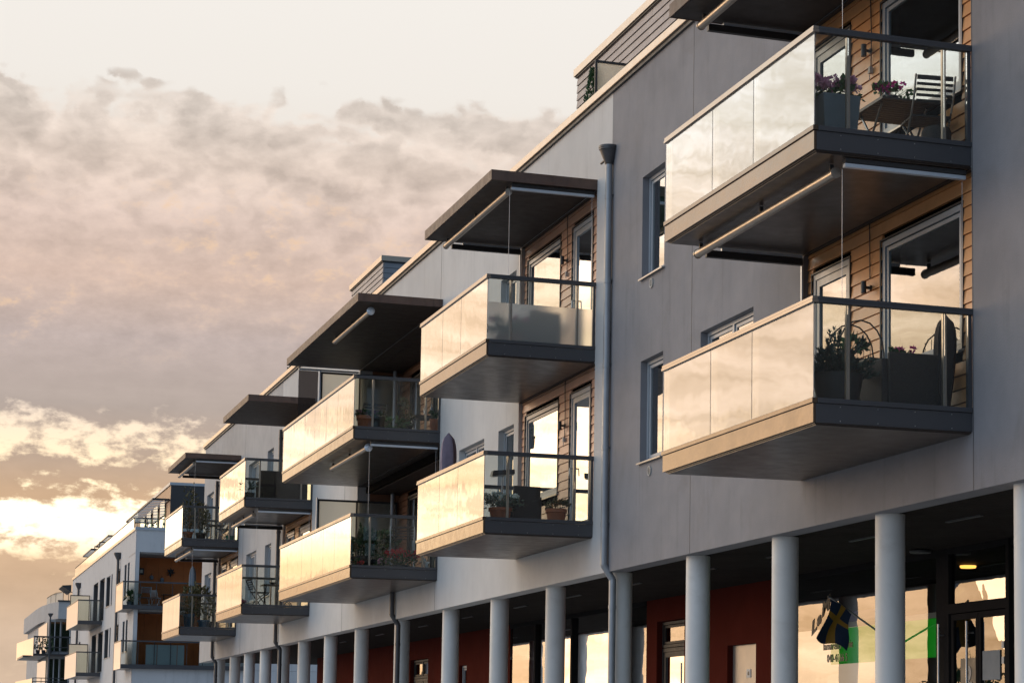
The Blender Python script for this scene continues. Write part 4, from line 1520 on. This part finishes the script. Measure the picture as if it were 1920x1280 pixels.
def potted(name, label, loc, r, h, potm, leafm, fol, flower=None, cat='potted plant', group=None, rz=0, square=None, w=.05, l=.09, n=240,
           petals=120, stems=True, up=.35, fz=None):
    pw = max(w, .052)
    t = thing(name, label, cat, loc, rz, group)
    if square:
        sx_, sy_ = square
        p = MB()
        k = .82
        p.hexa([(-sx_ * k, -sy_ * k, 0), (sx_ * k, -sy_ * k, 0), (sx_ * k, sy_ * k, 0), (-sx_ * k, sy_ * k, 0),
                (-sx_, -sy_, h), (sx_, -sy_, h), (sx_, sy_, h), (-sx_, sy_, h)])
        p.build('pot', potm, t, bevel=.008)
        MB().box(-sx_ * .93, -sy_ * .93, h + .001, sx_ * .93, sy_ * .93, h + .006).build('soil', 'soil', t)
    else:
        pot_mesh(r, h).build('pot', potm, t, smooth=True)
        MB().lathe([(r * .8, 0), (r * .8, .01)], (0, 0, h * .88), 20).build('soil', 'soil', t)
    c, rad = fol
    m = MB()
    if stems:
        for _ in range(14):
            q = Vector((random.uniform(-.7, .7) * rad[0], random.uniform(-.7, .7) * rad[1], c[2] + random.uniform(-.2, .6) * rad[2]))
            m.tube((q.x * .25, q.y * .25, h * .85), q, .005, 5, .003)
    m.cloud(c, rad, n, w, l, up)
    m.build('foliage', leafm, t)
    if flower:
        fm = MB()
        k = max(3, petals // 16)
        for _ in range(k):
            th = random.uniform(0, 6.28)
            rr = math.sqrt(random.random())
            z = (fz if fz is not None else c[2] + rad[2] * random.uniform(.35, 1.0))
            q = Vector((c[0] + rad[0] * rr * math.cos(th), c[1] + rad[1] * rr * math.sin(th), z * 1.0 + random.uniform(-.3, .3) * rad[2] * (1 - rr)))
            for _ in range(16):
                d_ = Vector((random.gauss(0, 1), random.gauss(0, 1), random.gauss(.3, 1)))
                fm.leaf(q + d_.normalized() * .014, d_, pw * .8, pw * .85)
        fm.build('flowers', flower, t)
    return t


def slat_chair(name, label, loc, rz, m='chair_dark', leg='alu', group=None, seat_h=.45, back=.86, w=.44):
    t = thing(name, label, 'chair', loc, rz, group)
    s_ = MB()
    for i in range(7):
        y = -.19 + i * .062
        s_.box(-w / 2, y, seat_h - .012, w / 2, y + .045, seat_h + .008)
    s_.build('seat', m, t)
    b_ = MB()
    for i in range(5):
        z = back - .05 - i * .058
        hh = .045 if i == 0 else .026
        b_.hexa([(-w / 2 + .02, -.235 - (z - .45) * .22, z), (w / 2 - .02, -.235 - (z - .45) * .22, z), (w / 2 - .02, -.215 - (z - .45) * .22, z), (-w / 2 + .02, -.215 - (z - .45) * .22, z),
                 (-w / 2 + .02, -.24 - (z - .45) * .22, z + hh), (w / 2 - .02, -.24 - (z - .45) * .22, z + hh), (w / 2 - .02, -.22 - (z - .45) * .22, z + hh), (-w / 2 + .02, -.22 - (z - .45) * .22, z + hh)])
    b_.build('backrest', m, t)
    for sx_ in (-1, 1):
        x = sx_ * (w / 2)
        MB().path([(x, .22, 0), (x, -.02, seat_h * .6), (x, -.18, seat_h + .05), (x, -.26, seat_h + .2), (x, -.325, back)], .012, 8).build('rear_leg', leg, t, smooth=True)
        MB().path([(x * .92, -.24, 0), (x * .92, .0, seat_h * .6), (x * .92, .20, seat_h - .02)], .012, 8).build('front_leg', leg, t, smooth=True)
    MB().tube((-w / 2, -.15, .12), (w / 2, -.15, .12), .008, 6).build('stretcher', leg, t)
    return t


def slat_table(name, label, loc, rz, lx, ly, h, m='table_dark', leg='alu', cat='table', group=None):
    t = thing(name, label, cat, loc, rz, group)
    s_ = MB()
    n = int(ly / .075)
    for i in range(n):
        y = -ly / 2 + ly * i / n
        s_.box(-lx / 2 + .03, y + .006, h - .022, lx / 2 - .03, y + ly / n - .006, h)
    s_.box(-lx / 2, -ly / 2 - .01, h - .03, -lx / 2 + .029, ly / 2 + .01, h + .002)
    s_.box(lx / 2 - .029, -ly / 2 - .01, h - .03, lx / 2, ly / 2 + .01, h + .002)
    s_.build('table_top', m, t)
    for sx_ in (-1, 1):
        for k in (-1, 1):
            MB().tube((sx_ * (lx / 2 - .08), k * ly * .36, 0), (sx_ * (lx / 2 - .08), -k * ly * .30, h - .03), .014, 8).build('leg', leg, t, smooth=True)
    return t


def wicker_chair(name, label, loc, rz, w=.56, back=.72, group=None, m='wicker'):
    t = thing(name, label, 'armchair', loc, rz, group)
    MB().box(-w / 2 + .06, -.2, .30, w / 2 - .06, .28, .42).build('seat', m, t, bevel=.015)
    MB().hexa([(-w / 2, -.30, .03), (w / 2, -.30, .03), (w / 2, -.22, .03), (-w / 2, -.22, .03),
               (-w / 2 - .02, -.36, back), (w / 2 + .02, -.36, back), (w / 2 + .02, -.30, back), (-w / 2 - .02, -.30, back)]).build('backrest', m, t, bevel=.015)
    for sx_ in (-1, 1):
        MB().box(min(sx_ * w / 2, sx_ * (w / 2 + .07)), -.28, .03, max(sx_ * w / 2, sx_ * (w / 2 + .07)), .28, .60).build('armrest', m, t, bevel=.012)
    for sx_ in (-1, 1):
        for y in (-.27, .25):
            MB().box(sx_ * w / 2 - .02, y - .02, 0, sx_ * w / 2 + .02, y + .02, .03).build('foot', 'chair_dark', t)
    return t


def closed_parasol(name, label, loc, h, r, m, lean=(0, 0), pole=.5, rz=0):
    t = thing(name, label, 'parasol', loc, rz, tilt=lean)
    c_ = MB()
    n, K = 22, 14
    vs, fs = [], []
    for k in range(K + 1):
        u = k / K
        rr = r * (0.62 + .38 * math.sin(min(u * 2.4, 1.57))) * math.sqrt(max(1 - max(0, (u - .70) / .30) ** 2.4, 0))
        rr = max(rr, .008)
        for i in range(n):
            th = 2 * math.pi * i / n
            q = rr * (1 + .12 * math.sin(5 * th + u * 2) + .04 * math.sin(9 * th))
            vs.append((q * math.cos(th), q * math.sin(th) * .8, pole + (h - pole) * u))
    for k in range(K):
        for i in range(n):
            fs.append((k * n + i, k * n + (i + 1) % n, (k + 1) * n + (i + 1) % n, (k + 1) * n + i))
    fs += [tuple(range(n - 1, -1, -1)), tuple(K * n + i for i in range(n))]
    c_.add(vs, fs)
    c_.build('cover', m, t, smooth=True)
    MB().tube((0, 0, 0), (0, 0, pole + .05), .022, 10).build('pole', 'alu', t, smooth=True)
    MB().lathe([(.22, 0), (.22, .04), (.05, .07)], (0, 0, 0), 20).build('base', 'pot_dark', t, smooth=True)
    MB().tube((-r * .7, -r * .55, pole + (h - pole) * .45), (r * .7, -r * .6, pole + (h - pole) * .45), .008, 6).build('strap', m, t)
    return t


# --- nearest upper balcony
potted('geranium_planter', 'tall grey square planter of pale pink geraniums in the nearest upper balcony corner', (9.11, 20.72, FU), 0, .49, 'planter_grey', 'leaf_mid',
       ((0, 0, .57), (.25, .20, .12)), 'petal_pink', 'planter', square=(.215, .19), w=.06, l=.07, n=300, petals=420, stems=False)
slat_table('balcony_table', 'dark slatted table with a magenta geranium on it, on the nearest upper balcony', (10.18, 21.55, FU), 0, .70, .90, .71)
potted('potted_geranium', 'magenta geranium in a pot standing on the dark slatted table', (10.08, 21.38, FU + .713), .075, .09, 'pot_dark', 'leaf_mid',
       ((0.0, 0, .13), (.20, .14, .09)), 'petal_magenta', w=.05, l=.055, n=120, petals=96)
slat_chair('folding_chair', 'slatted folding chair with its back to the street corner, nearest upper balcony', (10.30, 20.98, FU), R_(-8), group='slatted chairs at the upper table')
slat_chair('folding_chair', 'slatted folding chair half hidden behind the grey planter, nearest upper balcony', (9.62, 22.05, FU), R_(-110), group='slatted chairs at the upper table', back=.72, seat_h=.36)
t = thing('storage_stool', 'dark rounded stool against the wall below the near end of the glass', 'stool', (10.32, 20.78, FU))
MB().lathe([(.14, 0), (.16, .02), (.16, .27), (.14, .31), (.02, .315)], (0, 0, 0), 24).build('seat', 'wicker', t, smooth=True)
MB().lathe([(.12, -.0), (.12, .006)], (0, 0, .316), 20).build('lid', 'chair_dark', t, smooth=True)
# --- nearest lower balcony
t = thing('potted_juniper', 'wide dark juniper spreading out of a black pot in the nearest lower balcony', 'potted plant', (9.25, 20.95, FL))
pot_mesh(.27, .42, False).build('pot', 'pot_dark', t, smooth=True)
m = MB()
br = MB()
for _ in range(64):
    th = random.uniform(0, 6.28)
    ln = random.uniform(.25, .62)
    upz = random.uniform(.0, 1.0)
    d0 = Vector((math.cos(th) * (1.1 - .5 * upz), math.sin(th) * .5, upz * .95 + .05))
    if d0.x > .5:
        ln *= 1.15
        d0.z *= .55
    elif d0.x < -.2:
        ln = min(ln, .34)
    if d0.y < 0:
        ln = min(ln, .48)
    p0 = Vector((0, 0, .40))
    p1 = p0 + d0 * ln
    p1.z -= .05 * ln
    br.tube(p0, p1, .006, 5, .002)
    for k in range(26):
        u = random.uniform(.25, 1.02)
        q = p0.lerp(p1, u)
        for _ in range(3):
            dd = (d0 * .9 + Vector((random.uniform(-.8, .8), random.uniform(-.8, .8), random.uniform(-.3, .9))))
            m.leaf(q, dd, .018, .065)
m.build('foliage', 'leaf_juniper', t)
br.build('branches', 'bark', t)
t = thing('plant_stand', 'black wire plant stand with arched top behind the juniper', 'plant stand', (10.02, 22.2, FL))
s_ = MB()
for y in (-.14, .14):
    arc = [(-.28 + 0 * i, y, 0) for i in range(1)] + [(-.28, y, .9)] + [(-.28 + .28 * (1 - math.cos(a_)), y, .9 + .36 * math.sin(a_)) for a_ in [k * math.pi / 8 for k in range(1, 8)]] + [(.28, y, .9), (.28, y, 0)]
    s_.path(arc, .009, 7)
s_.build('frame', 'frame_dark', t, smooth=True)
s_ = MB()
for i in range(7):
    x = -.24 + i * .08
    s_.tube((x, .14, .55), (x, .14, 1.0 + .2 * math.cos(x * 4)), .004, 5)
s_.build('wire_back', 'frame_dark', t)
for z in (.35, .80):
    MB().box(-.28, -.15, z, .28, .15, z + .03).build('shelf', 'pot_dark', t)
potted('potted_shrub', 'small leafy plant on the top shelf of the wire plant stand', (9.92, 22.2, FL + .831), .09, .10, 'pot_dark', 'leaf_dark', ((0, 0, .17), (.16, .12, .09)), n=90)
slat_table('balcony_table', 'dark slatted table behind the wicker armchair on the nearest lower balcony', (10.12, 21.65, FL), 0, .72, .75, .70)
potted('potted_flower', 'small magenta flower pot on the lower table beside the armchair', (10.22, 21.4, FL + .703), .06, .07, 'pot_dark', 'leaf_dark',
       ((0, 0, .10), (.11, .09, .045)), 'petal_magenta', w=.04, l=.05, n=70, petals=64)
wicker_chair('wicker_armchair', 'dark wicker armchair seen from behind through the nearest lower side glass', (10.02, 21.02, FL), 0, w=.58, back=.66)
closed_parasol('closed_parasol', 'dark covered parasol leaning at the wall end of the nearest lower balcony', (10.36, 20.72, FL - .02), 1.12, .12, 'cover_dark', (0, R_(2)), pole=.10)
# --- second upper
potted('potted_geranium', 'blurred geranium with one pink bloom behind the frosted side glass', (9.22, 34.0, FU), .18, .26, 'terracotta', 'leaf_dark',
       ((0, 0, .36), (.30, .2, .16)), 'petal_magenta', n=200, petals=48, w=.06, l=.08)
wicker_chair('wicker_armchair', 'dark armchair blurred behind the frosted side glass of the second upper balcony', (9.75, 34.6, FU), R_(20), back=.70)
# --- second lower
potted('potted_daisy', 'bushy white flowering plant in a terracotta pot at the second lower balcony corner', (9.13, 34.0, FL), .19, .27, 'terracotta', 'leaf_grey',
       ((0.02, 0, .36), (.30, .24, .12)), 'petal_white', w=.035, l=.06, n=420, petals=300)
potted('potted_sedum', 'rusty green plant in a terracotta pot near the balcony door, second lower balcony', (10.06, 34.0, FL), .175, .29, 'terracotta', 'leaf_olive',
       ((0, 0, .34), (.17, .15, .10)), 'petal_orange', w=.035, l=.05, n=260, petals=80)
wicker_chair('wicker_armchair', 'black high backed wicker armchair between the two terracotta pots', (9.82, 35.35, FL), R_(6), w=.44, back=.76)
t = thing('push_broom', 'black push broom standing head up behind the wicker armchair', 'broom', (9.72, 36.2, FL), R_(10), tilt=(R_(-2), R_(3)))
MB().tube((0, 0, 0), (0, 0, 1.10), .014, 10).build('handle', 'pipe_zinc', t, smooth=True)
MB().hexa([(-.22, -.05, 1.04), (.20, -.05, 1.12), (.20, .05, 1.12), (-.22, .05, 1.04), (-.20, -.04, 1.13), (.20, -.04, 1.20), (.20, .04, 1.20), (-.20, .04, 1.13)]).build('head', 'lamp_black', t)
MB().hexa([(-.21, -.04, 1.02), (.19, -.04, 1.10), (.19, .04, 1.10), (-.21, .04, 1.02), (-.21, -.04, 1.038), (.19, -.04, 1.118), (.19, .04, 1.118), (-.21, .04, 1.038)]).build('bristles', 'curtain_pale', t)
closed_parasol('closed_parasol', 'grey covered parasol standing behind the second lower balcony front', (9.10, 37.45, FL), 1.92, .135, 'cover_grey', pole=.5)
# --- double width, upper
potted('potted_aster', 'terracotta pot overflowing with mauve flowers at the double balcony upper corner', (9.02, 44.42, FU), .165, .34, 'terracotta', 'leaf_dark',
       ((.08, 0, .37), (.27, .2, .07)), 'petal_mauve', w=.045, l=.06, n=260, petals=260)
t = thing('wicker_basket', 'brown wicker basket next to the mauve flowers', 'basket', (9.30, 44.45, FU))
MB().lathe([(.12, 0), (.15, .30), (.155, .32), (.13, .31)], (0, 0, 0), 20).build('body', 'wicker', t, smooth=True)
MB().lathe([(.150, 0), (.162, .01), (.150, .03)], (0, 0, .31), 20).build('rim', 'chair_dark', t, smooth=True)
slat_chair('garden_chair', 'dark metal chair behind the mauve flowers on the double balcony', (9.36, 45.4, FU), R_(5), w=.5, back=.72, seat_h=.42)
potted('potted_hosta', 'low bright green leafy plant on the double balcony upper floor', (9.62, 44.55, FU), .12, .14, 'pot_green', 'leaf_mid', ((0, 0, .22), (.26, .18, .10)), n=90, w=.05, l=.16)
potted('potted_tree', 'slender yellow green tree in a dark pot on the double upper balcony', (9.95, 44.7, FU), .15, .25, 'pot_dark', 'leaf_olive', ((0, 0, .55), (.17, .15, .30)), n=170, w=.04, l=.08)
slat_table('balcony_table', 'round dark table carrying two water bottles on the double upper balcony', (10.78, 46.0, FU), 0, .9, .7, .62)
for i, x in enumerate((10.62, 10.76)):
    t = thing('water_bottle', ['left of the two clear water bottles on the dark table', 'right of the two clear water bottles on the dark table'][i], 'bottle', (x, 45.85, FU + .625), group='water bottles on the table')
    MB().lathe([(.034, 0), (.036, .01), (.036, .15), (.014, .21), (.014, .235)], (0, 0, 0), 16).build('body', 'bottle', t, smooth=True)
    MB().lathe([(.0365, 0), (.0365, .07)], (0, 0, .05), 16).build('label_band', 'paint_white', t)
    MB().lathe([(.016, 0), (.016, .025)], (0, 0, .236), 12).build('cap', 'pot_blue', t)
potted('potted_flower', 'terracotta pot at the wall end of the double upper balcony', (10.45, 44.3, FU), .10, .34, 'terracotta', 'leaf_dark', ((0, 0, .40), (.10, .1, .06)), n=80)
# --- double width, lower
potted('potted_shrub', 'dark leafy shrub at the corner of the double lower balcony', (9.08, 44.75, FL), .22, .3, 'pot_dark', 'leaf_dark', ((0.04, 0, .55), (.20, .25, .26)), n=220, w=.08, l=.13)
potted('potted_shrub', 'taller dark shrub behind the red flowers on the double lower balcony', (9.55, 45.6, FL), .22, .3, 'pot_dark', 'leaf_dark', ((0.0, 0, .62), (.34, .3, .30)), n=240, w=.09, l=.14)
potted('potted_fuchsia', 'mass of red flowers filling the double lower balcony side', (9.83, 44.4, FL), .2, .12, 'pot_dark', 'leaf_dark',
       ((0.02, 0, .24), (.36, .22, .17)), 'petal_red', w=.05, l=.06, n=300, petals=900)
potted('potted_geranium', 'small pale pink blooms just left of the red flowers', (9.36, 44.25, FL), .12, .08, 'pot_dark', 'leaf_dark', ((.08, 0, .13), (.14, .1, .07)), 'petal_pink', n=80, petals=90)
potted('potted_geranium', 'low red blooms in the corner of the double lower balcony', (8.92, 44.2, FL), .12, .05, 'pot_dark', 'leaf_dark', ((0, 0, .10), (.14, .1, .05)), 'petal_red', n=80, petals=90)
slat_chair('garden_chair', 'white framed chair behind the red flowers on the double lower balcony', (10.12, 45.5, FL), R_(-15), m='cover_dark', leg='white_metal', back=1.0, w=.5)
t = thing('garden_star', 'pale star ornament standing beside the red flowers', 'ornament', (10.28, 44.15, FL))
s_ = MB()
for i in range(5):
    a_ = i * 2 * math.pi / 5 + math.pi / 2
    s_.leaf((0, 0, .16), (math.cos(a_), 0.01, math.sin(a_)), .09, .12)
s_.tube((0, 0, 0), (0, 0, .1), .008, 6)
s_.build('star', 'white_metal', t)
MB().lathe([(.07, 0), (.07, .012), (.01, .02)], (0, 0, 0), 14).build('foot', 'white_metal', t)
# --- fourth column
potted('potted_agave', 'spiky grey green agave in a wooden box, fourth upper balcony', (8.95, 59.2, FU), 0, .26, 'pot_dark', 'leaf_grey', ((0, 0, .42), (.16, .16, .12)), square=(.14, .14), n=60, w=.04, l=.22, stems=False)
t = thing('garden_sofa', 'dark garden sofa filling the fourth upper balcony', 'sofa', (9.85, 59.2, FU), 0)
MB().box(-.62, -.1, .1, .60, .5, .42).build('seat', 'cover_dark', t, bevel=.02)
MB().box(-.64, -.28, .05, .62, -.11, .86).build('backrest', 'cover_dark', t, bevel=.02)
for x in (-.64, .50):
    MB().box(x, -.10, .05, x + .13, .52, .62).build('armrest', 'cover_dark', t, bevel=.02)
slat_table('bistro_table', 'small black bistro table on the fourth lower balcony', (9.75, 59.7, FL), 0, .6, .6, .68, leg='chair_dark')
slat_chair('bistro_chair', 'black bistro chair on the street side of the small table, fourth lower balcony', (9.35, 59.5, FL), R_(-80), leg='chair_dark', group='bistro chairs', w=.40, back=.8)
slat_chair('bistro_chair', 'black bistro chair at the wall side of the small table, fourth lower balcony', (10.15, 59.8, FL), R_(85), leg='chair_dark', group='bistro chairs', w=.40, back=.8)
potted('potted_flower', 'pink and white flowers low in the corner of the fourth lower balcony', (8.93, 59.0, FL), .1, .08, 'terracotta', 'leaf_grey', ((0, 0, .13), (.13, .1, .06)), 'petal_pink', n=60, petals=60)
t = thing('serving_bowl', 'dark bowl on the small bistro table', 'bowl', (9.72, 59.6, FL + .682))
MB().lathe([(.04, 0), (.11, .06), (.105, .06), (.03, .012)], (0, 0, 0), 18).build('body', 'chair_dark', t, smooth=True)
MB().lathe([(.035, 0), (.035, .01)], (0, 0, 0.0), 14).build('foot', 'chair_dark', t)
# --- farthest column
for i, (x, y, h, lab) in enumerate(((9.0, 72.2, 1.35, 'tall thin leafy shrub at the outer corner of the farthest upper balcony'),
                                    (9.45, 72.5, 1.1, 'leafy shrub beside the table on the farthest upper balcony'))):
    potted('potted_tree', lab, (x, y, FU), .17, .34, 'terracotta' if i == 0 else 'pot_dark', 'leaf_olive', ((0, 0, .35 + h / 2), (.24, .22, h / 2)), n=240, w=.06, l=.12, group='shrubs on the farthest upper balcony')
slat_table('balcony_table', 'dark slatted table on the farthest upper balcony', (9.9, 72.6, FU), 0, .6, .6, .62)
slat_chair('folding_chair', 'folding chair tilted beside the green bucket, farthest upper balcony', (10.12, 72.0, FU), R_(60), w=.42)
t = thing('green_bucket', 'green plastic tub with a white pole in it, wall end of the farthest upper balcony', 'bucket', (10.28, 71.75, FU))
MB().lathe([(.10, 0), (.14, .20), (.15, .22), (.12, .22)], (0, 0, 0), 18).build('tub', 'pot_green', t, smooth=True)
MB().tube((0, 0, .1), (0, 0, .62), .02, 8).build('pole', 'paint_white', t, smooth=True)
potted('potted_shrub', 'bushy shrub in the left blue pot on the farthest lower balcony', (9.10, 72.0, FL), .19, .50, 'pot_blue', 'leaf_olive', ((0.02, 0, .95), (.22, .26, .45)), n=300, w=.07, l=.12)
potted('potted_shrub', 'bushy shrub in the right blue pot on the farthest lower balcony', (9.58, 72.1, FL), .2, .32, 'pot_blue', 'leaf_olive', ((0, 0, .95), (.34, .28, .48)), n=340, w=.07, l=.12)
closed_parasol('closed_parasol', 'blue grey covered parasol rising above the shrubs of the farthest lower balcony', (9.28, 72.9, FL), 2.12, .11, 'cover_blue', pole=.5)
potted('potted_shrub', 'spreading shrub above the rail of the farthest lower balcony', (9.75, 72.6, FL), .2, .3, 'pot_dark', 'leaf_olive', ((-.2, 0, 1.15), (.42, .3, .22)), n=240, w=.06, l=.12)
# --- far building corner loggia
potted('potted_plant', 'bushy green plant in a pale pot on the far corner balcony', (10.88, 108.3, 7.78), .17, .2, 'planter_grey', 'leaf_dark', ((0, 0, .42), (.34, .25, .20)), n=160, w=.07, l=.2)
slat_chair('folding_chair', 'pale blue reclining chair against the orange loggia wall', (11.62, 108.9, 7.78), R_(10), m='cover_blue', leg='white_metal', w=.46, back=.95)
slat_chair('folding_chair', 'small white folding chair beside the pale blue chair in the orange loggia', (12.15, 108.9, 7.78), R_(-30), m='white_metal', leg='white_metal', w=.36, back=.8)
slat_table('balcony_table', 'dark table on the right of the white chair in the orange loggia', (13.0, 109.4, 7.78), 0, 1.0, .6, .66, leg='chair_dark')
t = thing('wall_lantern', 'black lantern on the left of the orange loggia wall', 'lantern', (11.6, 110.5, 9.45))
MB().box(-.12, -.06, 0, .12, .06, .32).build('cage', 'frame_dark', t, bevel=.01)
MB().box(-.06, -.065, .08, .06, -.061, .24).build('pane', 'curtain_pale', t)
t = thing('star_decoration', 'black star hung in the middle of the orange loggia wall', 'wall decoration', (13.0, 110.5, 9.6))
s_ = MB()
for i in range(8):
    a_ = i * 2 * math.pi / 8
    s_.leaf((0, 0, 0), (math.cos(a_), 0.02, math.sin(a_)), .13, .24)
s_.build('points', 'frame_dark', t)
MB().ball((0, 0, 0), .07, 1, 10, 6).build('centre', 'frame_dark', t)
for i, (x, z) in enumerate(((12.1, 9.32), (12.6, 9.22))):
    t = thing('wall_plaque', ['left small oval plaque on the orange loggia wall', 'right small oval plaque on the orange loggia wall'][i], 'wall decoration', (x, 110.52, z), group='oval plaques on the orange wall')
    MB().ball((0, 0, 0), .10, 1.2, 12, 8).build('disc', 'planter_grey', t, smooth=True)
    MB().tube((0, 0, .1), (0, .05, .22), .01, 6).build('hook', 'frame_dark', t)
# --- roof terraces
t = thing('conifer_tree', 'dark conical conifer on the roof terrace by the frosted screen', 'tree', (11.62, 37.3, ROOF + .08))
MB().tube((0, 0, 0), (0, 0, .9), .04, 8, .02).build('trunk', 'bark', t)
m = MB()
for _ in range(1100):
    z = random.random() ** 1.2
    r_ = (.30 * (1 - z) + .03) * random.uniform(.6, 1.08)
    th = random.uniform(0, 6.28)
    m.leaf((r_ * math.cos(th), r_ * math.sin(th), .15 + z * 1.62), (math.cos(th), math.sin(th), 1.3), .04, .085)
m.build('crown', 'leaf_dark', t)
potted('potted_shrub', 'small dark shrub peeping over the roof edge left of the second roof storey', (10.95, 64.6, ROOF + .05), .12, .15, 'pot_dark', 'leaf_dark', ((0, 0, .42), (.16, .16, .22)), n=110)
for i in range(4):
    potted('potted_shrub', ['leftmost', 'second', 'third', 'rightmost'][i] + ' potted plant behind the glass end of the far roof terrace', (11.85 + .38 * i, 110.9, 11.56), .1, .14, 'pot_dark', 'leaf_dark', ((0, 0, .28), (.16, .14, .14)), n=50, group='plants on the far roof terrace')

# --- flag
t = thing('flag', 'blue flag with a yellow cross hanging from a slanting pole at the shopfront', 'flag', (13.48, 28.5, 3.0), world=True)
MB().tube((13.48, 28.5, 3.0), (12.42, 28.4, 3.62), .014, 10).build('pole', 'alu', t, smooth=True)
MB().ball((12.41, 28.4, 3.63), .022, 1, 10, 6).build('finial', 'pipe_dark', t, smooth=True)
a0, a1 = Vector((12.44, 28.4, 3.60)), Vector((12.78, 28.4, 3.39))
NU, NV = 16, 24
fb_ = MB()
yel = []


def fpt(u, v):
    p = a0.lerp(a1, u)
    return (p.x - .20 * v * (1 - .25 * u) + .03 * math.sin(v * 5 + u * 4), p.y - .07 * math.sin(u * 5 + v * 3) * v * 1.2, p.z - .56 * v * (1 - .10 * u) - .03 * math.sin(u * 7) * v)


for i in range(NU + 1):
    for j in range(NV + 1):
        fb_.v.append(fpt(i / NU, j / NV))
for i in range(NU):
    for j in range(NV):
        mu, mv = (i + .5) / NU, (j + .5) / NV
        yel.append(.40 < mu < .60 or .30 < mv < .43)
        k0 = i * (NV + 1) + j
        fb_.f.append((k0, k0 + NV + 1, k0 + NV + 2, k0 + 1))
fl = fb_.build('cloth', 'flag_blue', t, smooth=True)
fl.data.materials.append(MATS['flag_yellow'])
for p, q in zip(fl.data.polygons, yel):
    p.material_index = 1 if q else 0

# --- trees across the street, seen only as reflections in the panes
for i, (x, y, h) in enumerate(((-62, 135, 8.5), (-66, 149, 7.0), (-60, 171, 8.0), (-70, 188, 9.0), (-64, 112, 7.5))):
    t = thing('street_tree', ['leafy tree across the street, second from the camera end of the row', 'shortest tree of the row across the street', 'tree in the middle of the row across the street',
                              'tallest tree of the row across the street', 'tree nearest the camera side across the street'][i], 'tree', (x, y, -.12), group='trees across the street')
    MB().tube((0, 0, 0), (0, 0, h * .5), .2, 10, .1).build('trunk', 'bark', t)
    m = MB()
    m.cloud((0, 0, h * .65), (h * .35, h * .35, h * .36), 1500, .28, .45, .2, .2)
    m.build('crown', 'leaf_dark', t)
